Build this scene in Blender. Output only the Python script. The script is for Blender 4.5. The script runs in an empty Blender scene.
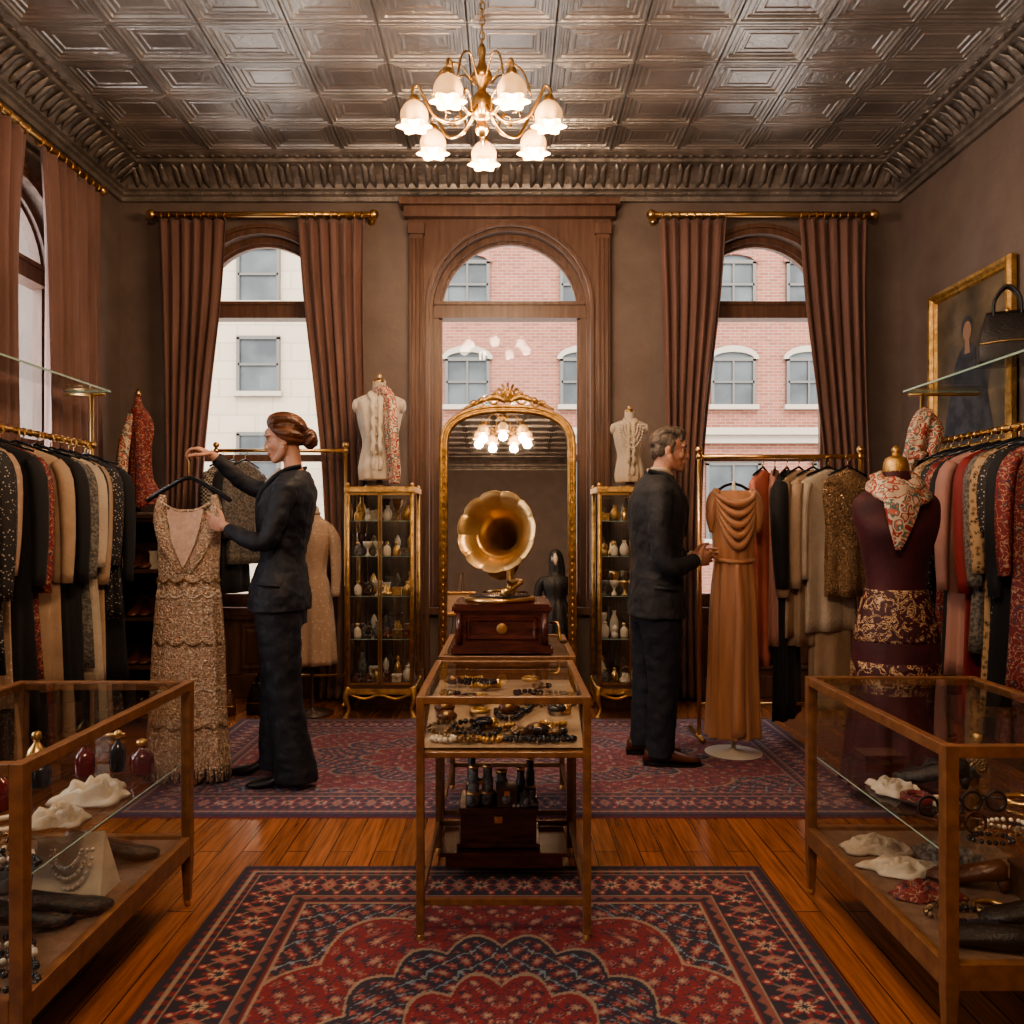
import bpy, math, random
import numpy as np
from mathutils import Vector, Matrix
random.seed(7)
D=bpy.data; sc=bpy.context.scene
pi=math.pi
def V(*a): return Vector(a)

# ------------------------------------------------------------------ materials
def ramp(nt,fac,cols,const=False):
    n=nt.nodes.new('ShaderNodeValToRGB'); cr=n.color_ramp
    if const: cr.interpolation='CONSTANT'
    while len(cr.elements)<len(cols): cr.elements.new(0.5)
    for e,(p,c) in zip(cr.elements,cols):
        e.position=p; e.color=(c[0],c[1],c[2],1)
    nt.links.new(fac,n.inputs['Fac']); return n.outputs['Color']
def mat(name,c=(.5,.5,.5),r=.5,m=0.,cols=None,ns=6,st=(1,1,1),tex='noise',const=False,bump=0,bs=60,bst=(1,1,1),btex='noise',em=0,emc=None,sheen=0,coat=0,det=4,rot=(0,0,0),dist=0,sss=0):
    mt=D.materials.new(name); mt.use_nodes=True; nt=mt.node_tree; N=nt.nodes; L=nt.links
    b=N['Principled BSDF']; b.inputs['Base Color'].default_value=(c[0],c[1],c[2],1)
    b.inputs['Roughness'].default_value=r; b.inputs['Metallic'].default_value=m
    if sheen: b.inputs['Sheen Weight'].default_value=sheen
    if sss: b.inputs['Subsurface Weight'].default_value=sss; b.inputs['Subsurface Scale'].default_value=.01
    if coat: b.inputs['Coat Weight'].default_value=coat; b.inputs['Coat Roughness'].default_value=.15
    tc=N.new('ShaderNodeTexCoord')
    def T(kind,scale,stretch):
        mp=N.new('ShaderNodeMapping'); mp.inputs['Scale'].default_value=stretch; mp.inputs['Rotation'].default_value=rot
        L.new(tc.outputs['Object'],mp.inputs['Vector'])
        if kind=='noise':
            t=N.new('ShaderNodeTexNoise'); t.inputs['Scale'].default_value=scale; t.inputs['Detail'].default_value=det; t.inputs['Distortion'].default_value=dist; o=t.outputs[0]
        elif kind=='voronoi':
            t=N.new('ShaderNodeTexVoronoi'); t.inputs['Scale'].default_value=scale; o=t.outputs['Distance']
        elif kind=='wave':
            t=N.new('ShaderNodeTexWave'); t.inputs['Scale'].default_value=scale; t.inputs['Distortion'].default_value=dist; o=t.outputs['Fac']
        elif kind=='checker':
            t=N.new('ShaderNodeTexChecker'); t.inputs['Scale'].default_value=scale; o=t.outputs['Fac']
        L.new(mp.outputs['Vector'],t.inputs['Vector']); return o
    if cols:
        L.new(ramp(nt,T(tex,ns,st),cols,const),b.inputs['Base Color'])
    if bump:
        bn=N.new('ShaderNodeBump'); bn.inputs['Strength'].default_value=bump; bn.inputs['Distance'].default_value=.01
        L.new(T(btex,bs,bst),bn.inputs['Height']); L.new(bn.outputs['Normal'],b.inputs['Normal'])
    if em:
        e=emc or c
        b.inputs['Emission Color'].default_value=(e[0],e[1],e[2],1); b.inputs['Emission Strength'].default_value=em
    return mt
def glassmat(name,tint=(.96,.98,.97),base=.06,k=.75):
    mt=D.materials.new(name); mt.use_nodes=True; nt=mt.node_tree; N=nt.nodes; L=nt.links
    N.remove(N['Principled BSDF']); out=N['Material Output']
    t=N.new('ShaderNodeBsdfTransparent'); t.inputs['Color'].default_value=(*tint,1)
    g=N.new('ShaderNodeBsdfGlossy'); g.inputs['Roughness'].default_value=.02
    lw=N.new('ShaderNodeLayerWeight'); lw.inputs['Blend'].default_value=.5
    p=N.new('ShaderNodeMath'); p.operation='POWER'; p.inputs[1].default_value=4
    L.new(lw.outputs['Facing'],p.inputs[0])
    q=N.new('ShaderNodeMath'); q.operation='MULTIPLY_ADD'; q.inputs[1].default_value=k; q.inputs[2].default_value=base
    L.new(p.outputs[0],q.inputs[0])
    mx=N.new('ShaderNodeMixShader'); L.new(q.outputs[0],mx.inputs[0]); L.new(t.outputs[0],mx.inputs[1]); L.new(g.outputs[0],mx.inputs[2])
    L.new(mx.outputs[0],out.inputs['Surface']); return mt
def brickmat(name,c1,c2,mortar,bw,bh,rough,rotx=0,rotz=0,ms=.01,grain=False,bump=.3,coat=0):
    mt=D.materials.new(name); mt.use_nodes=True; nt=mt.node_tree; N=nt.nodes; L=nt.links
    b=N['Principled BSDF']; b.inputs['Roughness'].default_value=rough
    if coat: b.inputs['Coat Weight'].default_value=coat; b.inputs['Coat Roughness'].default_value=.12
    tc=N.new('ShaderNodeTexCoord'); mp=N.new('ShaderNodeMapping'); mp.inputs['Rotation'].default_value=(rotx,0,rotz)
    L.new(tc.outputs['Object'],mp.inputs['Vector'])
    t=N.new('ShaderNodeTexBrick'); L.new(mp.outputs['Vector'],t.inputs['Vector'])
    t.inputs['Color1'].default_value=(*c1,1); t.inputs['Color2'].default_value=(*c2,1); t.inputs['Mortar'].default_value=(*mortar,1)
    t.inputs['Scale'].default_value=1; t.inputs['Mortar Size'].default_value=ms; t.inputs['Brick Width'].default_value=bw; t.inputs['Row Height'].default_value=bh
    t.offset=.37 if grain else .5
    col=t.outputs['Color']
    if grain:
        mp2=N.new('ShaderNodeMapping'); mp2.inputs['Scale'].default_value=(28,1.6,1); L.new(tc.outputs['Object'],mp2.inputs['Vector'])
        n=N.new('ShaderNodeTexNoise'); n.inputs['Scale'].default_value=2.5; n.inputs['Detail'].default_value=6; L.new(mp2.outputs[0],n.inputs['Vector'])
        rc=ramp(nt,n.outputs[0],[(.3,(.55,.5,.45)),(.7,(1.1,1.05,1))])
        mx=N.new('ShaderNodeMix'); mx.data_type='RGBA'; mx.blend_type='MULTIPLY'; mx.inputs[0].default_value=1
        L.new(col,mx.inputs[6]); L.new(rc,mx.inputs[7]); col=mx.outputs[2]
    L.new(col,b.inputs['Base Color'])
    bn=N.new('ShaderNodeBump'); bn.inputs['Strength'].default_value=bump; bn.inputs['Distance'].default_value=.004; bn.invert=True
    L.new(t.outputs['Fac'],bn.inputs['Height']); L.new(bn.outputs['Normal'],b.inputs['Normal'])
    return mt

WALL=mat('wall_plaster',cols=[(.3,(.150,.112,.098)),(.7,(.190,.146,.128))],ns=5,r=.65,bump=.25,bs=35)
TRIM=mat('walnut_trim',cols=[(.3,(.095,.048,.034)),(.7,(.17,.092,.064))],ns=4,st=(9,9,.8),r=.42,coat=.2)
OAK=mat('oak_frame',cols=[(.3,(.115,.048,.020)),(.7,(.21,.095,.040))],ns=5,st=(6,6,6),r=.36,coat=.3)
MAHOG=mat('mahogany',cols=[(.3,(.04,.010,.008)),(.7,(.10,.026,.018))],ns=6,st=(2,8,8),r=.25,coat=.5)
DWOOD=mat('dark_wood',cols=[(.3,(.045,.022,.013)),(.7,(.09,.045,.026))],ns=6,st=(2,8,8),r=.35,coat=.3)
BRASS=mat('brass',c=(.70,.45,.20),r=.28,m=1,bump=.1,bs=90)
HORN=mat('gramophone_brass',cols=[(.3,(.46,.28,.12)),(.7,(.70,.47,.23))],ns=9,r=.34,m=.9,bump=.1,bs=40)
GOLD=mat('gilt_frame',cols=[(.3,(.34,.20,.07)),(.65,(.68,.43,.18))],ns=25,r=.36,m=.85,bump=.5,bs=120)
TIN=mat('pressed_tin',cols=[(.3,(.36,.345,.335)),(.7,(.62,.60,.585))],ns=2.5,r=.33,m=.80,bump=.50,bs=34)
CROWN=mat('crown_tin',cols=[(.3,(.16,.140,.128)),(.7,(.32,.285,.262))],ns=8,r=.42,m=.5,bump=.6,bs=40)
GLASS=glassmat('clear_glass')
VGLASS=glassmat('vitrine_glass',(.95,.97,.96),.13,.7)
WGLASS=glassmat('window_glass',(.98,.99,.99),.01,.3)
GEDGE=mat('glass_edge',c=(.30,.42,.36),r=.15)
MIRR=mat('mirror_silver',c=(.85,.82,.78),r=.015,m=1)
FLOOR=brickmat('oak_floor',(.36,.142,.058),(.24,.090,.036),(.06,.024,.011),1.3,.085,.27,rotz=pi/2,ms=.0022,grain=True,coat=.35)
BRICK=brickmat('red_brick',(.230,.085,.052),(.165,.058,.037),(.22,.155,.125),.24,.08,.9,rotx=pi/2,ms=.008)
CREAMST=brickmat('cream_stone',(.36,.295,.215),(.33,.27,.20),(.26,.21,.16),.9,.45,.9,rotx=pi/2,ms=.014)
STONE=mat('pale_stone',c=(.29,.245,.195),r=.9)
DKWIN=mat('dark_pane',cols=[(.4,(.016,.021,.024)),(.6,(.055,.064,.068))],ns=.8,r=.4)
WFRAME=mat('ext_frame',c=(.075,.068,.06),r=.6)
ASPH=mat('street_paving',c=(.35,.34,.33),r=.9)
CURT=mat('mauve_velvet_curtain',cols=[(.3,(.135,.068,.055)),(.7,(.20,.108,.090))],ns=3,st=(4,4,.6),r=.75,sheen=.2,bump=.15,bs=90)
SKIN=mat('skin',cols=[(.3,(.50,.27,.19)),(.7,(.58,.33,.24))],ns=12,r=.5,sss=.15)
SKINM=mat('skin_tan',cols=[(.3,(.42,.215,.145)),(.7,(.50,.27,.19))],ns=12,r=.5,sss=.15)
LIPS=mat('lips',c=(.36,.07,.06),r=.4); LIPM=mat('lips_m',c=(.35,.15,.11),r=.5)
EYEW=mat('eye_white',c=(.5,.46,.42),r=.3); EYED=mat('eye_iris',c=(.03,.018,.012),r=.15)
HAIRW=mat('brown_hair',cols=[(.35,(.045,.015,.007)),(.65,(.150,.055,.024))],ns=16,st=(.5,1,3),r=.4,bump=.6,bs=22,bst=(.5,1,4))
HAIRM=mat('greying_hair',cols=[(.35,(.045,.032,.024)),(.65,(.15,.115,.09))],ns=40,st=(1,1,.4),r=.55,bump=.5,bs=70)
NAVY=mat('navy_suit_wool',cols=[(.3,(.005,.006,.012)),(.7,(.010,.012,.022))],ns=6,r=.65,bump=.12,bs=130)
CHAR=mat('charcoal_tweed',cols=[(.4,(.016,.016,.021)),(.6,(.024,.024,.029))],ns=90,r=.75,bump=.12,bs=130)
TROUS=mat('slate_trouser_wool',cols=[(.3,(.010,.012,.021)),(.7,(.018,.021,.034))],ns=6,r=.8,bump=.1,bs=130)
CREAM=mat('cream_silk',cols=[(.3,(.50,.42,.33)),(.7,(.64,.56,.46))],ns=14,r=.6,bump=.7,bs=16)
LACE=mat('dotted_lace',cols=[(0,(.62,.52,.42)),(.28,(.36,.25,.18))],ns=38,tex='voronoi',r=.75,bump=.5,bs=40)
SEQ=mat('champagne_sequins',cols=[(.25,(.36,.235,.16)),(.5,(.60,.44,.33)),(.75,(.90,.77,.64))],ns=85,det=2,r=.34,m=.3,bump=1,bs=110,btex='voronoi')
NUDE=mat('nude_tulle',cols=[(.3,(.52,.34,.26)),(.7,(.66,.48,.38))],ns=40,r=.5)
SATIN=mat('copper_satin',cols=[(.3,(.38,.18,.095)),(.7,(.52,.27,.155))],ns=3,st=(8,8,.8),r=.36,sheen=.25,bump=.1,bs=20)
VELV=mat('burgundy_velvet',cols=[(.3,(.032,.003,.007)),(.7,(.068,.007,.013))],ns=8,r=.65,sheen=.04,bump=.2,bs=40)
VPAT=mat('gold_floral_brocade',cols=[(0,(.045,.005,.010)),(.53,(.45,.30,.16)),(.58,(.045,.005,.010)),(.64,(.5,.36,.22)),(.69,(.045,.005,.010))],ns=26,det=1.5,dist=1.5,const=True,r=.55,bump=.5,bs=60)
SCARF=mat('floral_scarf',cols=[(0,(.5,.38,.28)),(.40,(.30,.04,.03)),(.47,(.60,.48,.36)),(.54,(.10,.16,.14)),(.60,(.55,.14,.09)),(.66,(.58,.47,.36))],ns=24,det=1.5,const=True,r=.55)
REDPAT=mat('red_paisley',cols=[(0,(.16,.016,.018)),(.45,(.38,.24,.15)),(.49,(.20,.022,.022)),(.6,(.03,.03,.05)),(.66,(.34,.18,.11))],ns=34,det=2,const=True,r=.65)
LEOP=mat('leopard_print',cols=[(0,(.015,.01,.008)),(.22,(.36,.22,.11)),(.34,(.05,.03,.02)),(.42,(.42,.28,.16))],ns=42,tex='voronoi',const=True,r=.7)
BWDOT=mat('spotted_print',cols=[(0,(.42,.38,.33)),(.25,(.02,.018,.02))],ns=70,tex='voronoi',const=True,r=.7)
CHECK=mat('houndstooth',cols=[(0,(.02,.018,.02)),(.5,(.33,.29,.25))],ns=75,tex='checker',const=True,r=.8)
BLACK=mat('black_cloth',c=(.010,.010,.013),r=.8,sheen=.06,bump=.3,bs=60)
FUR=mat('black_fur',c=(.012,.011,.012),r=.6,bump=1,bs=45,bst=(1,1,.3))
NAVY2=mat('navy_cloth',c=(.014,.018,.032),r=.8,bump=.3,bs=60)
BEIGE=mat('beige_wool',cols=[(.3,(.34,.24,.16)),(.7,(.42,.30,.21))],ns=9,r=.8,bump=.4,bs=60)
IVORY=mat('ivory_knit',cols=[(.3,(.42,.345,.27)),(.7,(.52,.44,.35))],ns=9,r=.85,bump=.6,bs=80)
CORAL=mat('coral_silk',cols=[(.3,(.45,.14,.10)),(.7,(.60,.23,.18))],ns=6,r=.5,bump=.3,bs=30)
RED=mat('crimson_cloth',c=(.20,.020,.023),r=.65,bump=.3,bs=40)
GREY=mat('grey_tweed',cols=[(.4,(.07,.065,.06)),(.6,(.2,.18,.165))],ns=70,r=.85)
ROSE=mat('dusty_rose',c=(.36,.19,.16),r=.7,bump=.3,bs=40)
BEADS=mat('bronze_beads',cols=[(.3,(.16,.09,.05)),(.7,(.46,.31,.18))],ns=90,r=.3,m=.5,bump=1,bs=120,btex='voronoi')
LEATH=mat('black_leather',c=(.012,.010,.010),r=.32,bump=.4,bs=150)
BLEATH=mat('brown_leather',c=(.085,.028,.013),r=.3,bump=.2,bs=120)
PEARL=mat('pearl',c=(.62,.54,.45),r=.25,coat=.4)
JET=mat('jet_beads',c=(.012,.016,.022),r=.15)
RGLASS=mat('ruby_bottle',c=(.10,.006,.010),r=.08,coat=.6)
PLINEN=mat('linen_pad',cols=[(.3,(.34,.23,.15)),(.7,(.41,.29,.20))],ns=30,r=.9,bump=.2,bs=200)
DECK=mat('suede_deck',cols=[(.3,(.15,.085,.055)),(.7,(.20,.12,.080))],ns=30,r=.9,bump=.2,bs=200)
WHITE=mat('stand_base_enamel',c=(.6,.56,.5),r=.4)
SHADE=mat('frosted_shade',cols=[(.3,(.55,.34,.17)),(.7,(.72,.50,.28))],ns=18,r=.5,em=1.0,emc=(1,.50,.18))
BULB=mat('bulb_glow',c=(1,.9,.7),r=.5,em=22,emc=(1,.70,.34))
CANV=mat('painted_canvas',cols=[(.3,(.035,.028,.022)),(.5,(.10,.075,.05)),(.7,(.20,.15,.10))],ns=3.5,det=6,r=.5,bump=.3,bs=60)
PFIG=mat('painted_gown',cols=[(.4,(.02,.022,.03)),(.6,(.06,.06,.08))],ns=12,r=.5); PFLE=mat('painted_flesh',c=(.30,.18,.12),r=.5)

# ------------------------------------------------------------------ mesh builder
def cr(keys,sub):
    K=np.array(keys,float); n=len(K)
    if sub<=1 or n<3: 
        if sub>1 and n==2: return [K[0]*(1-i/sub)+K[1]*i/sub for i in range(sub+1)]
        return list(K)
    out=[]
    for i in range(n-1):
        p0=K[max(i-1,0)];p1=K[i];p2=K[i+1];p3=K[min(i+2,n-1)]
        for j in range(sub):
            t=j/sub
            out.append(.5*((2*p1)+(-p0+p2)*t+(2*p0-5*p1+4*p2-p3)*t*t+(-p0+3*p1-3*p2+p3)*t**3))
    out.append(K[-1]); return out
class MB:
    def __init__(s): s.v=[];s.f=[];s.m=[];s.s=[];s.mats=[];s.M=None
    def add(s,vs,fs,m,sm=False):
        o=len(s.v)
        if s.M is not None: s.v+=[tuple(s.M@Vector(p)) for p in vs]
        else: s.v+=[tuple(p) for p in vs]
        if m not in s.mats: s.mats.append(m)
        k=s.mats.index(m)
        for f in fs: s.f.append(tuple(i+o for i in f)); s.m.append(k); s.s.append(sm)
    def box(s,x0,x1,y0,y1,z0,z1,m):
        v=[(x,y,z) for z in (z0,z1) for y in (y0,y1) for x in (x0,x1)]
        s.add(v,[(0,2,3,1),(4,5,7,6),(0,1,5,4),(2,6,7,3),(0,4,6,2),(1,3,7,5)],m)
    def rings(s,R,m,sm=True,cap=True,loop=False):
        n=len(R[0]); vs=[p for r in R for p in r]; fs=[]
        k=len(R)
        for i in range(k if loop else k-1):
            i2=(i+1)%k
            for j in range(n):
                j2=(j+1)%n; fs.append((i*n+j,i*n+j2,i2*n+j2,i2*n+j))
        if cap and not loop: fs.append(tuple(range(n))[::-1]); fs.append(tuple((k-1)*n+j for j in range(n)))
        s.add(vs,fs,m,sm)
    def tube(s,pts,r,m,n=10,cap=True,sub=1,loop=False,flat=1.,up=None,k=0,amp=0,round_=False):
        if not isinstance(r,(list,tuple)): r=[r]*len(pts)
        Q=cr([tuple(p)+(rr,) for p,rr in zip(pts,r)],sub)
        P=[Vector(q[:3]) for q in Q]; Rr=[q[3] for q in Q]
        N=len(P); T=[]
        for i in range(N):
            a=P[(i-1)%N] if (loop or i>0) else P[0]; b=P[(i+1)%N] if (loop or i<N-1) else P[-1]
            t=(b-a); T.append(t.normalized() if t.length>1e-9 else V(0,0,1))
        u=Vector(up) if up else (V(0,0,1) if abs(T[0].z)<.9 else V(0,1,0))
        R=[]
        for i in range(N):
            u=(u-T[i]*u.dot(T[i])).normalized(); w=T[i].cross(u)
            ring=[]
            for j in range(n):
                a=2*pi*j/n; rr=Rr[i]*(1+amp*math.cos(k*a))
                ring.append(P[i]+u*(math.cos(a)*rr*flat)+w*(math.sin(a)*rr))
            R.append(ring)
        if round_:
            for e,(i,sg) in enumerate(((0,-1),(N-1,1))):
                c=P[i]; ex=[]
                for q in (.5,.85):
                    ex.append([c+(p-c)*math.sqrt(1-q*q)+T[i]*sg*Rr[i]*q for p in R[0 if e==0 else -1]])
                if e==0: R=[ex[1],ex[0]]+R
                else: R=R+[ex[0],ex[1]]
        s.rings(R,m,True,cap,loop)
    def lathe(s,prof,c,m,n=20,cap=True,k=0,amp=0,sub=1):
        P=cr(prof,sub); R=[]
        for q in P:
            r,z=q[0],q[1]; am=q[2] if len(q)>2 else amp
            R.append([(c[0]+r*(1+am*math.cos(k*2*pi*j/n))*math.cos(2*pi*j/n),c[1]+r*(1+am*math.cos(k*2*pi*j/n))*math.sin(2*pi*j/n),c[2]+z) for j in range(n)])
        s.rings(R,m,True,cap)
    def ell(s,c,r,m,R=None,nu=14,nv=8):
        if not isinstance(r,(list,tuple)): r=(r,r,r)
        RR=[]
        for i in range(nv+1):
            ph=-pi/2+pi*(i+.0)/nv
            if i==0: ph=-pi/2+.02
            if i==nv: ph=pi/2-.02
            ring=[]
            for j in range(nu):
                a=2*pi*j/nu; p=Vector((r[0]*math.cos(ph)*math.cos(a),r[1]*math.cos(ph)*math.sin(a),r[2]*math.sin(ph)))
                if R is not None: p=R@p
                ring.append(Vector(c)+p)
            RR.append(ring)
        s.rings(RR,m)
    def hl(s,keys,m,sub=4,n=32,k=0,ph=0,yaw=0,e=2.,cap=True,k2=0):
        K=[tuple(q)+((0,) if len(q)<6 else ()) for q in keys]
        R=[]; cy,sy=math.cos(yaw),math.sin(yaw)
        for q in cr(K,sub):
            z,cx,c2,a,b,am=q; ring=[]
            for j in range(n):
                t=2*pi*j/n; C=math.cos(t); S=math.sin(t)
                C=math.copysign(abs(C)**(2/e),C); S=math.copysign(abs(S)**(2/e),S)
                f=1+am*(math.cos(k*t+ph)+(.5*math.cos(k2*t+1.7+z*2) if k2 else 0))
                x=a*C*f; y=b*S*f
                ring.append((cx+x*cy-y*sy,c2+x*sy+y*cy,z))
            R.append(ring)
        s.rings(R,m,True,cap)
    def obj(s,name,parent=None,bevel=0,remesh=0,smooth=0,disp=0,dscale=.08,solid=0):
        me=D.meshes.new(name); me.from_pydata(s.v,[],s.f)
        me.polygons.foreach_set('material_index',s.m); me.polygons.foreach_set('use_smooth',s.s)
        for q in s.mats: me.materials.append(q)
        me.update()
        import bmesh
        bm=bmesh.new(); bm.from_mesh(me); bmesh.ops.recalc_face_normals(bm,faces=bm.faces); bm.to_mesh(me); bm.free()
        o=D.objects.new(name,me); sc.collection.objects.link(o)
        if remesh:
            md=o.modifiers.new('r','REMESH'); md.mode='VOXEL'; md.voxel_size=remesh; md.use_smooth_shade=True
        if smooth:
            md=o.modifiers.new('s','SMOOTH'); md.iterations=smooth; md.factor=.5
        if disp:
            tx=D.textures.new(name,'CLOUDS'); tx.noise_scale=dscale
            md=o.modifiers.new('d','DISPLACE'); md.texture=tx; md.strength=disp; md.mid_level=.5; md.texture_coords='LOCAL'
        if solid:
            md=o.modifiers.new('t','SOLIDIFY'); md.thickness=solid
        if bevel:
            md=o.modifiers.new('b','BEVEL'); md.width=bevel; md.segments=2; md.limit_method='ANGLE'
        if parent: o.parent=parent
        return o
def empty(name):
    e=D.objects.new(name,None); sc.collection.objects.link(e); return e

# ------------------------------------------------------------------ room
XL,XR,YB,YF,H=-2.85,2.9,5.9,-3.8,3.92
def sp_(v,ex): return math.copysign(abs(v)**(2/ex),v)
def arch_pts(c,r,z0,zs,n=20,ry=None,ex=2.):
    ry=ry or r; P=[(c-r,z0)]
    for i in range(n+1):
        a=pi-pi*i/n; P.append((c+r*sp_(math.cos(a),ex),zs+ry*sp_(math.sin(a),ex) if 0<i<n else zs))
    P.append((c+r,z0)); return P
def arch_band(mb,mp,c,r0,r1,z0,zs,d0,d1,m,ry0=None,ry1=None,n=20,ex=2.):
    A=arch_pts(c,r0,z0,zs,n,ry0,ex); B=arch_pts(c,r1,z0,zs,n,ry1,ex)
    mb.rings([[mp(a[0],a[1],d0),mp(a[0],a[1],d1),mp(b[0],b[1],d1),mp(b[0],b[1],d0)] for a,b in zip(A,B)],m,False)
def arch_wall(mb,mp,a0,a1,z0,z1,ops,t,m,n=20):
    ops=sorted(ops)
    def quad(p,q,r,s_):
        for d in (0,t): mb.add([mp(*p,d),mp(*q,d),mp(*r,d),mp(*s_,d)],[(0,1,2,3)],m)
    cur=a0
    for (c,r,zb,zs) in ops:
        quad((cur,z0),(c-r,z0),(c-r,z1),(cur,z1))
        if zb>z0: quad((c-r,z0),(c+r,z0),(c+r,zb),(c-r,zb))
        P=arch_pts(c,r,zb,zs,n)
        for i in range(1,len(P)-2):
            p,q=P[i],P[i+1]; quad(p,q,(q[0],z1),(p[0],z1))
        R=P+[P[0]]
        for i in range(len(R)-1):
            p,q=R[i],R[i+1]
            if i==len(R)-2 and zb<=z0: continue
            mb.add([mp(*p,0),mp(*q,0),mp(*q,t),mp(*p,t)],[(0,1,2,3)],m)
        cur=c+r
    quad((cur,z0),(a1,z0),(a1,z1),(cur,z1))
    for (u,w) in (((a0,z0),(a0,z1)),((a1,z0),(a1,z1)),((a0,z1),(a1,z1)),((a0,z0),(a1,z0))):
        mb.add([mp(*u,0),mp(*w,0),mp(*w,t),mp(*u,t)],[(0,1,2,3)],m)
mpB=lambda a,z,d:(a,YB+d,z)
mpL=lambda a,z,d:(XL-d,a,z)
ZS=2.86
opsB=[(-1.80,.55,.66,ZS),(.02,.57,.66,ZS),(1.86,.55,.66,ZS)]
opsL=[(4.62,.50,.66,ZS-.05),(2.3,.60,.66,ZS-.05),(-.6,.60,.66,ZS-.05)]  # first is the visible window; other two are out of view, added for daylight
mb=MB(); arch_wall(mb,mpB,XL-.3,XR+.3,0,H,opsB,.28,WALL); mb.obj('wall_back')
mb=MB(); arch_wall(mb,mpL,YF,YB,0,H,opsL,.28,WALL); mb.obj('wall_left')
mb=MB(); mb.box(XR,XR+.25,YF,YB,0,H,WALL); mb.obj('wall_right')
mb=MB(); mb.box(XL-.28,XR+.25,YF-.25,YF,0,H,WALL); mb.obj('wall_front')
mb=MB(); mb.box(XL-.28,XR+.25,YF-.25,YB+.28,-.12,0,FLOOR); mb.obj('floor')
mb=MB(); mb.box(XL-.28,XR+.25,YF-.25,YB+.28,H,H+.2,TIN)
tx0,tx1,ty0,ty1=XL+.28,XR-.28,YF+.28,YB-.28; nx,ny=11,26
prof=[(0,.0),(.006,-.016),(.018,-.016),(.022,-.006),(.030,-.006),(.035,-.012),(.044,-.012),(.050,0.),(.062,0.),(.066,-.007),(.074,-.007),(.082,-.001),(.100,-.001),(.105,-.006),(.112,-.006),(.120,-.001)]
for i in range(nx):
    for j in range(ny):
        a0=tx0+(tx1-tx0)*i/nx; a1=tx0+(tx1-tx0)*(i+1)/nx; b0=ty0+(ty1-ty0)*j/ny; b1=ty0+(ty1-ty0)*(j+1)/ny
        R=[[(a0+o,b0+o,H-.005+z),(a1-o,b0+o,H-.005+z),(a1-o,b1-o,H-.005+z),(a0+o,b1-o,H-.005+z)] for o,z in prof]
        mb.rings(R,TIN,False,False)
        mb.add(R[-1],[(0,1,2,3)],TIN)
mb.obj('ceiling')
mb=MB()
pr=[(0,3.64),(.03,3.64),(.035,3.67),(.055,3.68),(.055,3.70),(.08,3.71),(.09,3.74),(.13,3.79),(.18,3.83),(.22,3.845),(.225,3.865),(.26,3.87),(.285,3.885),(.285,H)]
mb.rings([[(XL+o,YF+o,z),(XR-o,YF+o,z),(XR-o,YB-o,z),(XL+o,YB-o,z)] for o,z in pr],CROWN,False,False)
def leaves(p0,p1,nrm):
    L_=(Vector(p1)-Vector(p0)).length; n=int(L_/.075); d=(Vector(p1)-Vector(p0)).normalized(); nv=Vector(nrm)
    for i in range(n):
        c=Vector(p0)+d*(i+.5)*L_/n; sd=d*(.012 if i%2 else -.012)
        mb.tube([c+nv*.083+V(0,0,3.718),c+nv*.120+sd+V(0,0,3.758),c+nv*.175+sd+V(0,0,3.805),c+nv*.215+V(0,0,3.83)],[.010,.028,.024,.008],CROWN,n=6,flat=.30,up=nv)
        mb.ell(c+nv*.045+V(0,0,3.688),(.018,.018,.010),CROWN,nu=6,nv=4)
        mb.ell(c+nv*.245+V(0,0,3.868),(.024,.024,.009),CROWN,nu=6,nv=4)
leaves((XL+.05,YB,0),(XR-.05,YB,0),(0,-1,0)); leaves((XL,2.5,0),(XL,YB-.05,0),(1,0,0)); leaves((XR,2.5,0),(XR,YB-.05,0),(-1,0,0))
mb.obj('trim_crown')
def window(name,mp,c,r,z0,zs):
    mb=MB()
    arch_band(mb,mp,c,r-.045,r,z0,zs,.06,.16,TRIM)
    arch_band(mb,mp,c,r-.065,r-.04,z0,zs,.09,.13,TRIM)
    arch_band(mb,mp,c,r-.005,r+.05,z0,zs,-.03,.0,TRIM); arch_band(mb,mp,c,r+.035,r+.065,z0,zs,-.045,-.0,TRIM)
    def bx(a0,a1,z0_,z1_,d0,d1,m=TRIM):
        P=[mp(a,z,d) for z in (z0_,z1_) for d in (d0,d1) for a in (a0,a1)]
        mb.add(P,[(0,2,3,1),(4,5,7,6),(0,1,5,4),(2,6,7,3),(0,4,6,2),(1,3,7,5)],m)
    bx(c-r+.01,c+r-.01,zs-.055,zs+.06,.05,.17); bx(c-r+.01,c+r-.01,zs+.04,zs+.065,.035,.05)
    bx(c-r+.03,c+r-.03,1.74,1.79,.08,.14); bx(c-r+.03,c+r-.03,z0,z0+.09,.07,.15)
    bx(c-r-.10,c+r+.10,z0-.05,z0,-.07,.10)
    A=arch_pts(c,r-.05,z0,zs); ctr=(c,1.9)
    mb.add([mp(*ctr,.11)]+[mp(a[0],a[1],.11) for a in A],[(0,i+1,i+2) for i in range(len(A)-1)],WGLASS)
    return mb.obj(name)
for i,(c,r,z0,zs) in enumerate(opsB): window('window_%d'%(i+1),mpB,c,r,z0,zs)
for i,(c,r,z0,zs) in enumerate(opsL): window('window_%d'%(i+4),mpL,c,r,z0,zs)  # includes the two unseen windows added to let in more light
mb=MB(); arch_wall(mb,lambda a,z,d:(a,YB-.05+d,z),-.72,.76,.0,3.60,[(.02,.60,.0,ZS)],.045,TRIM)
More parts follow.
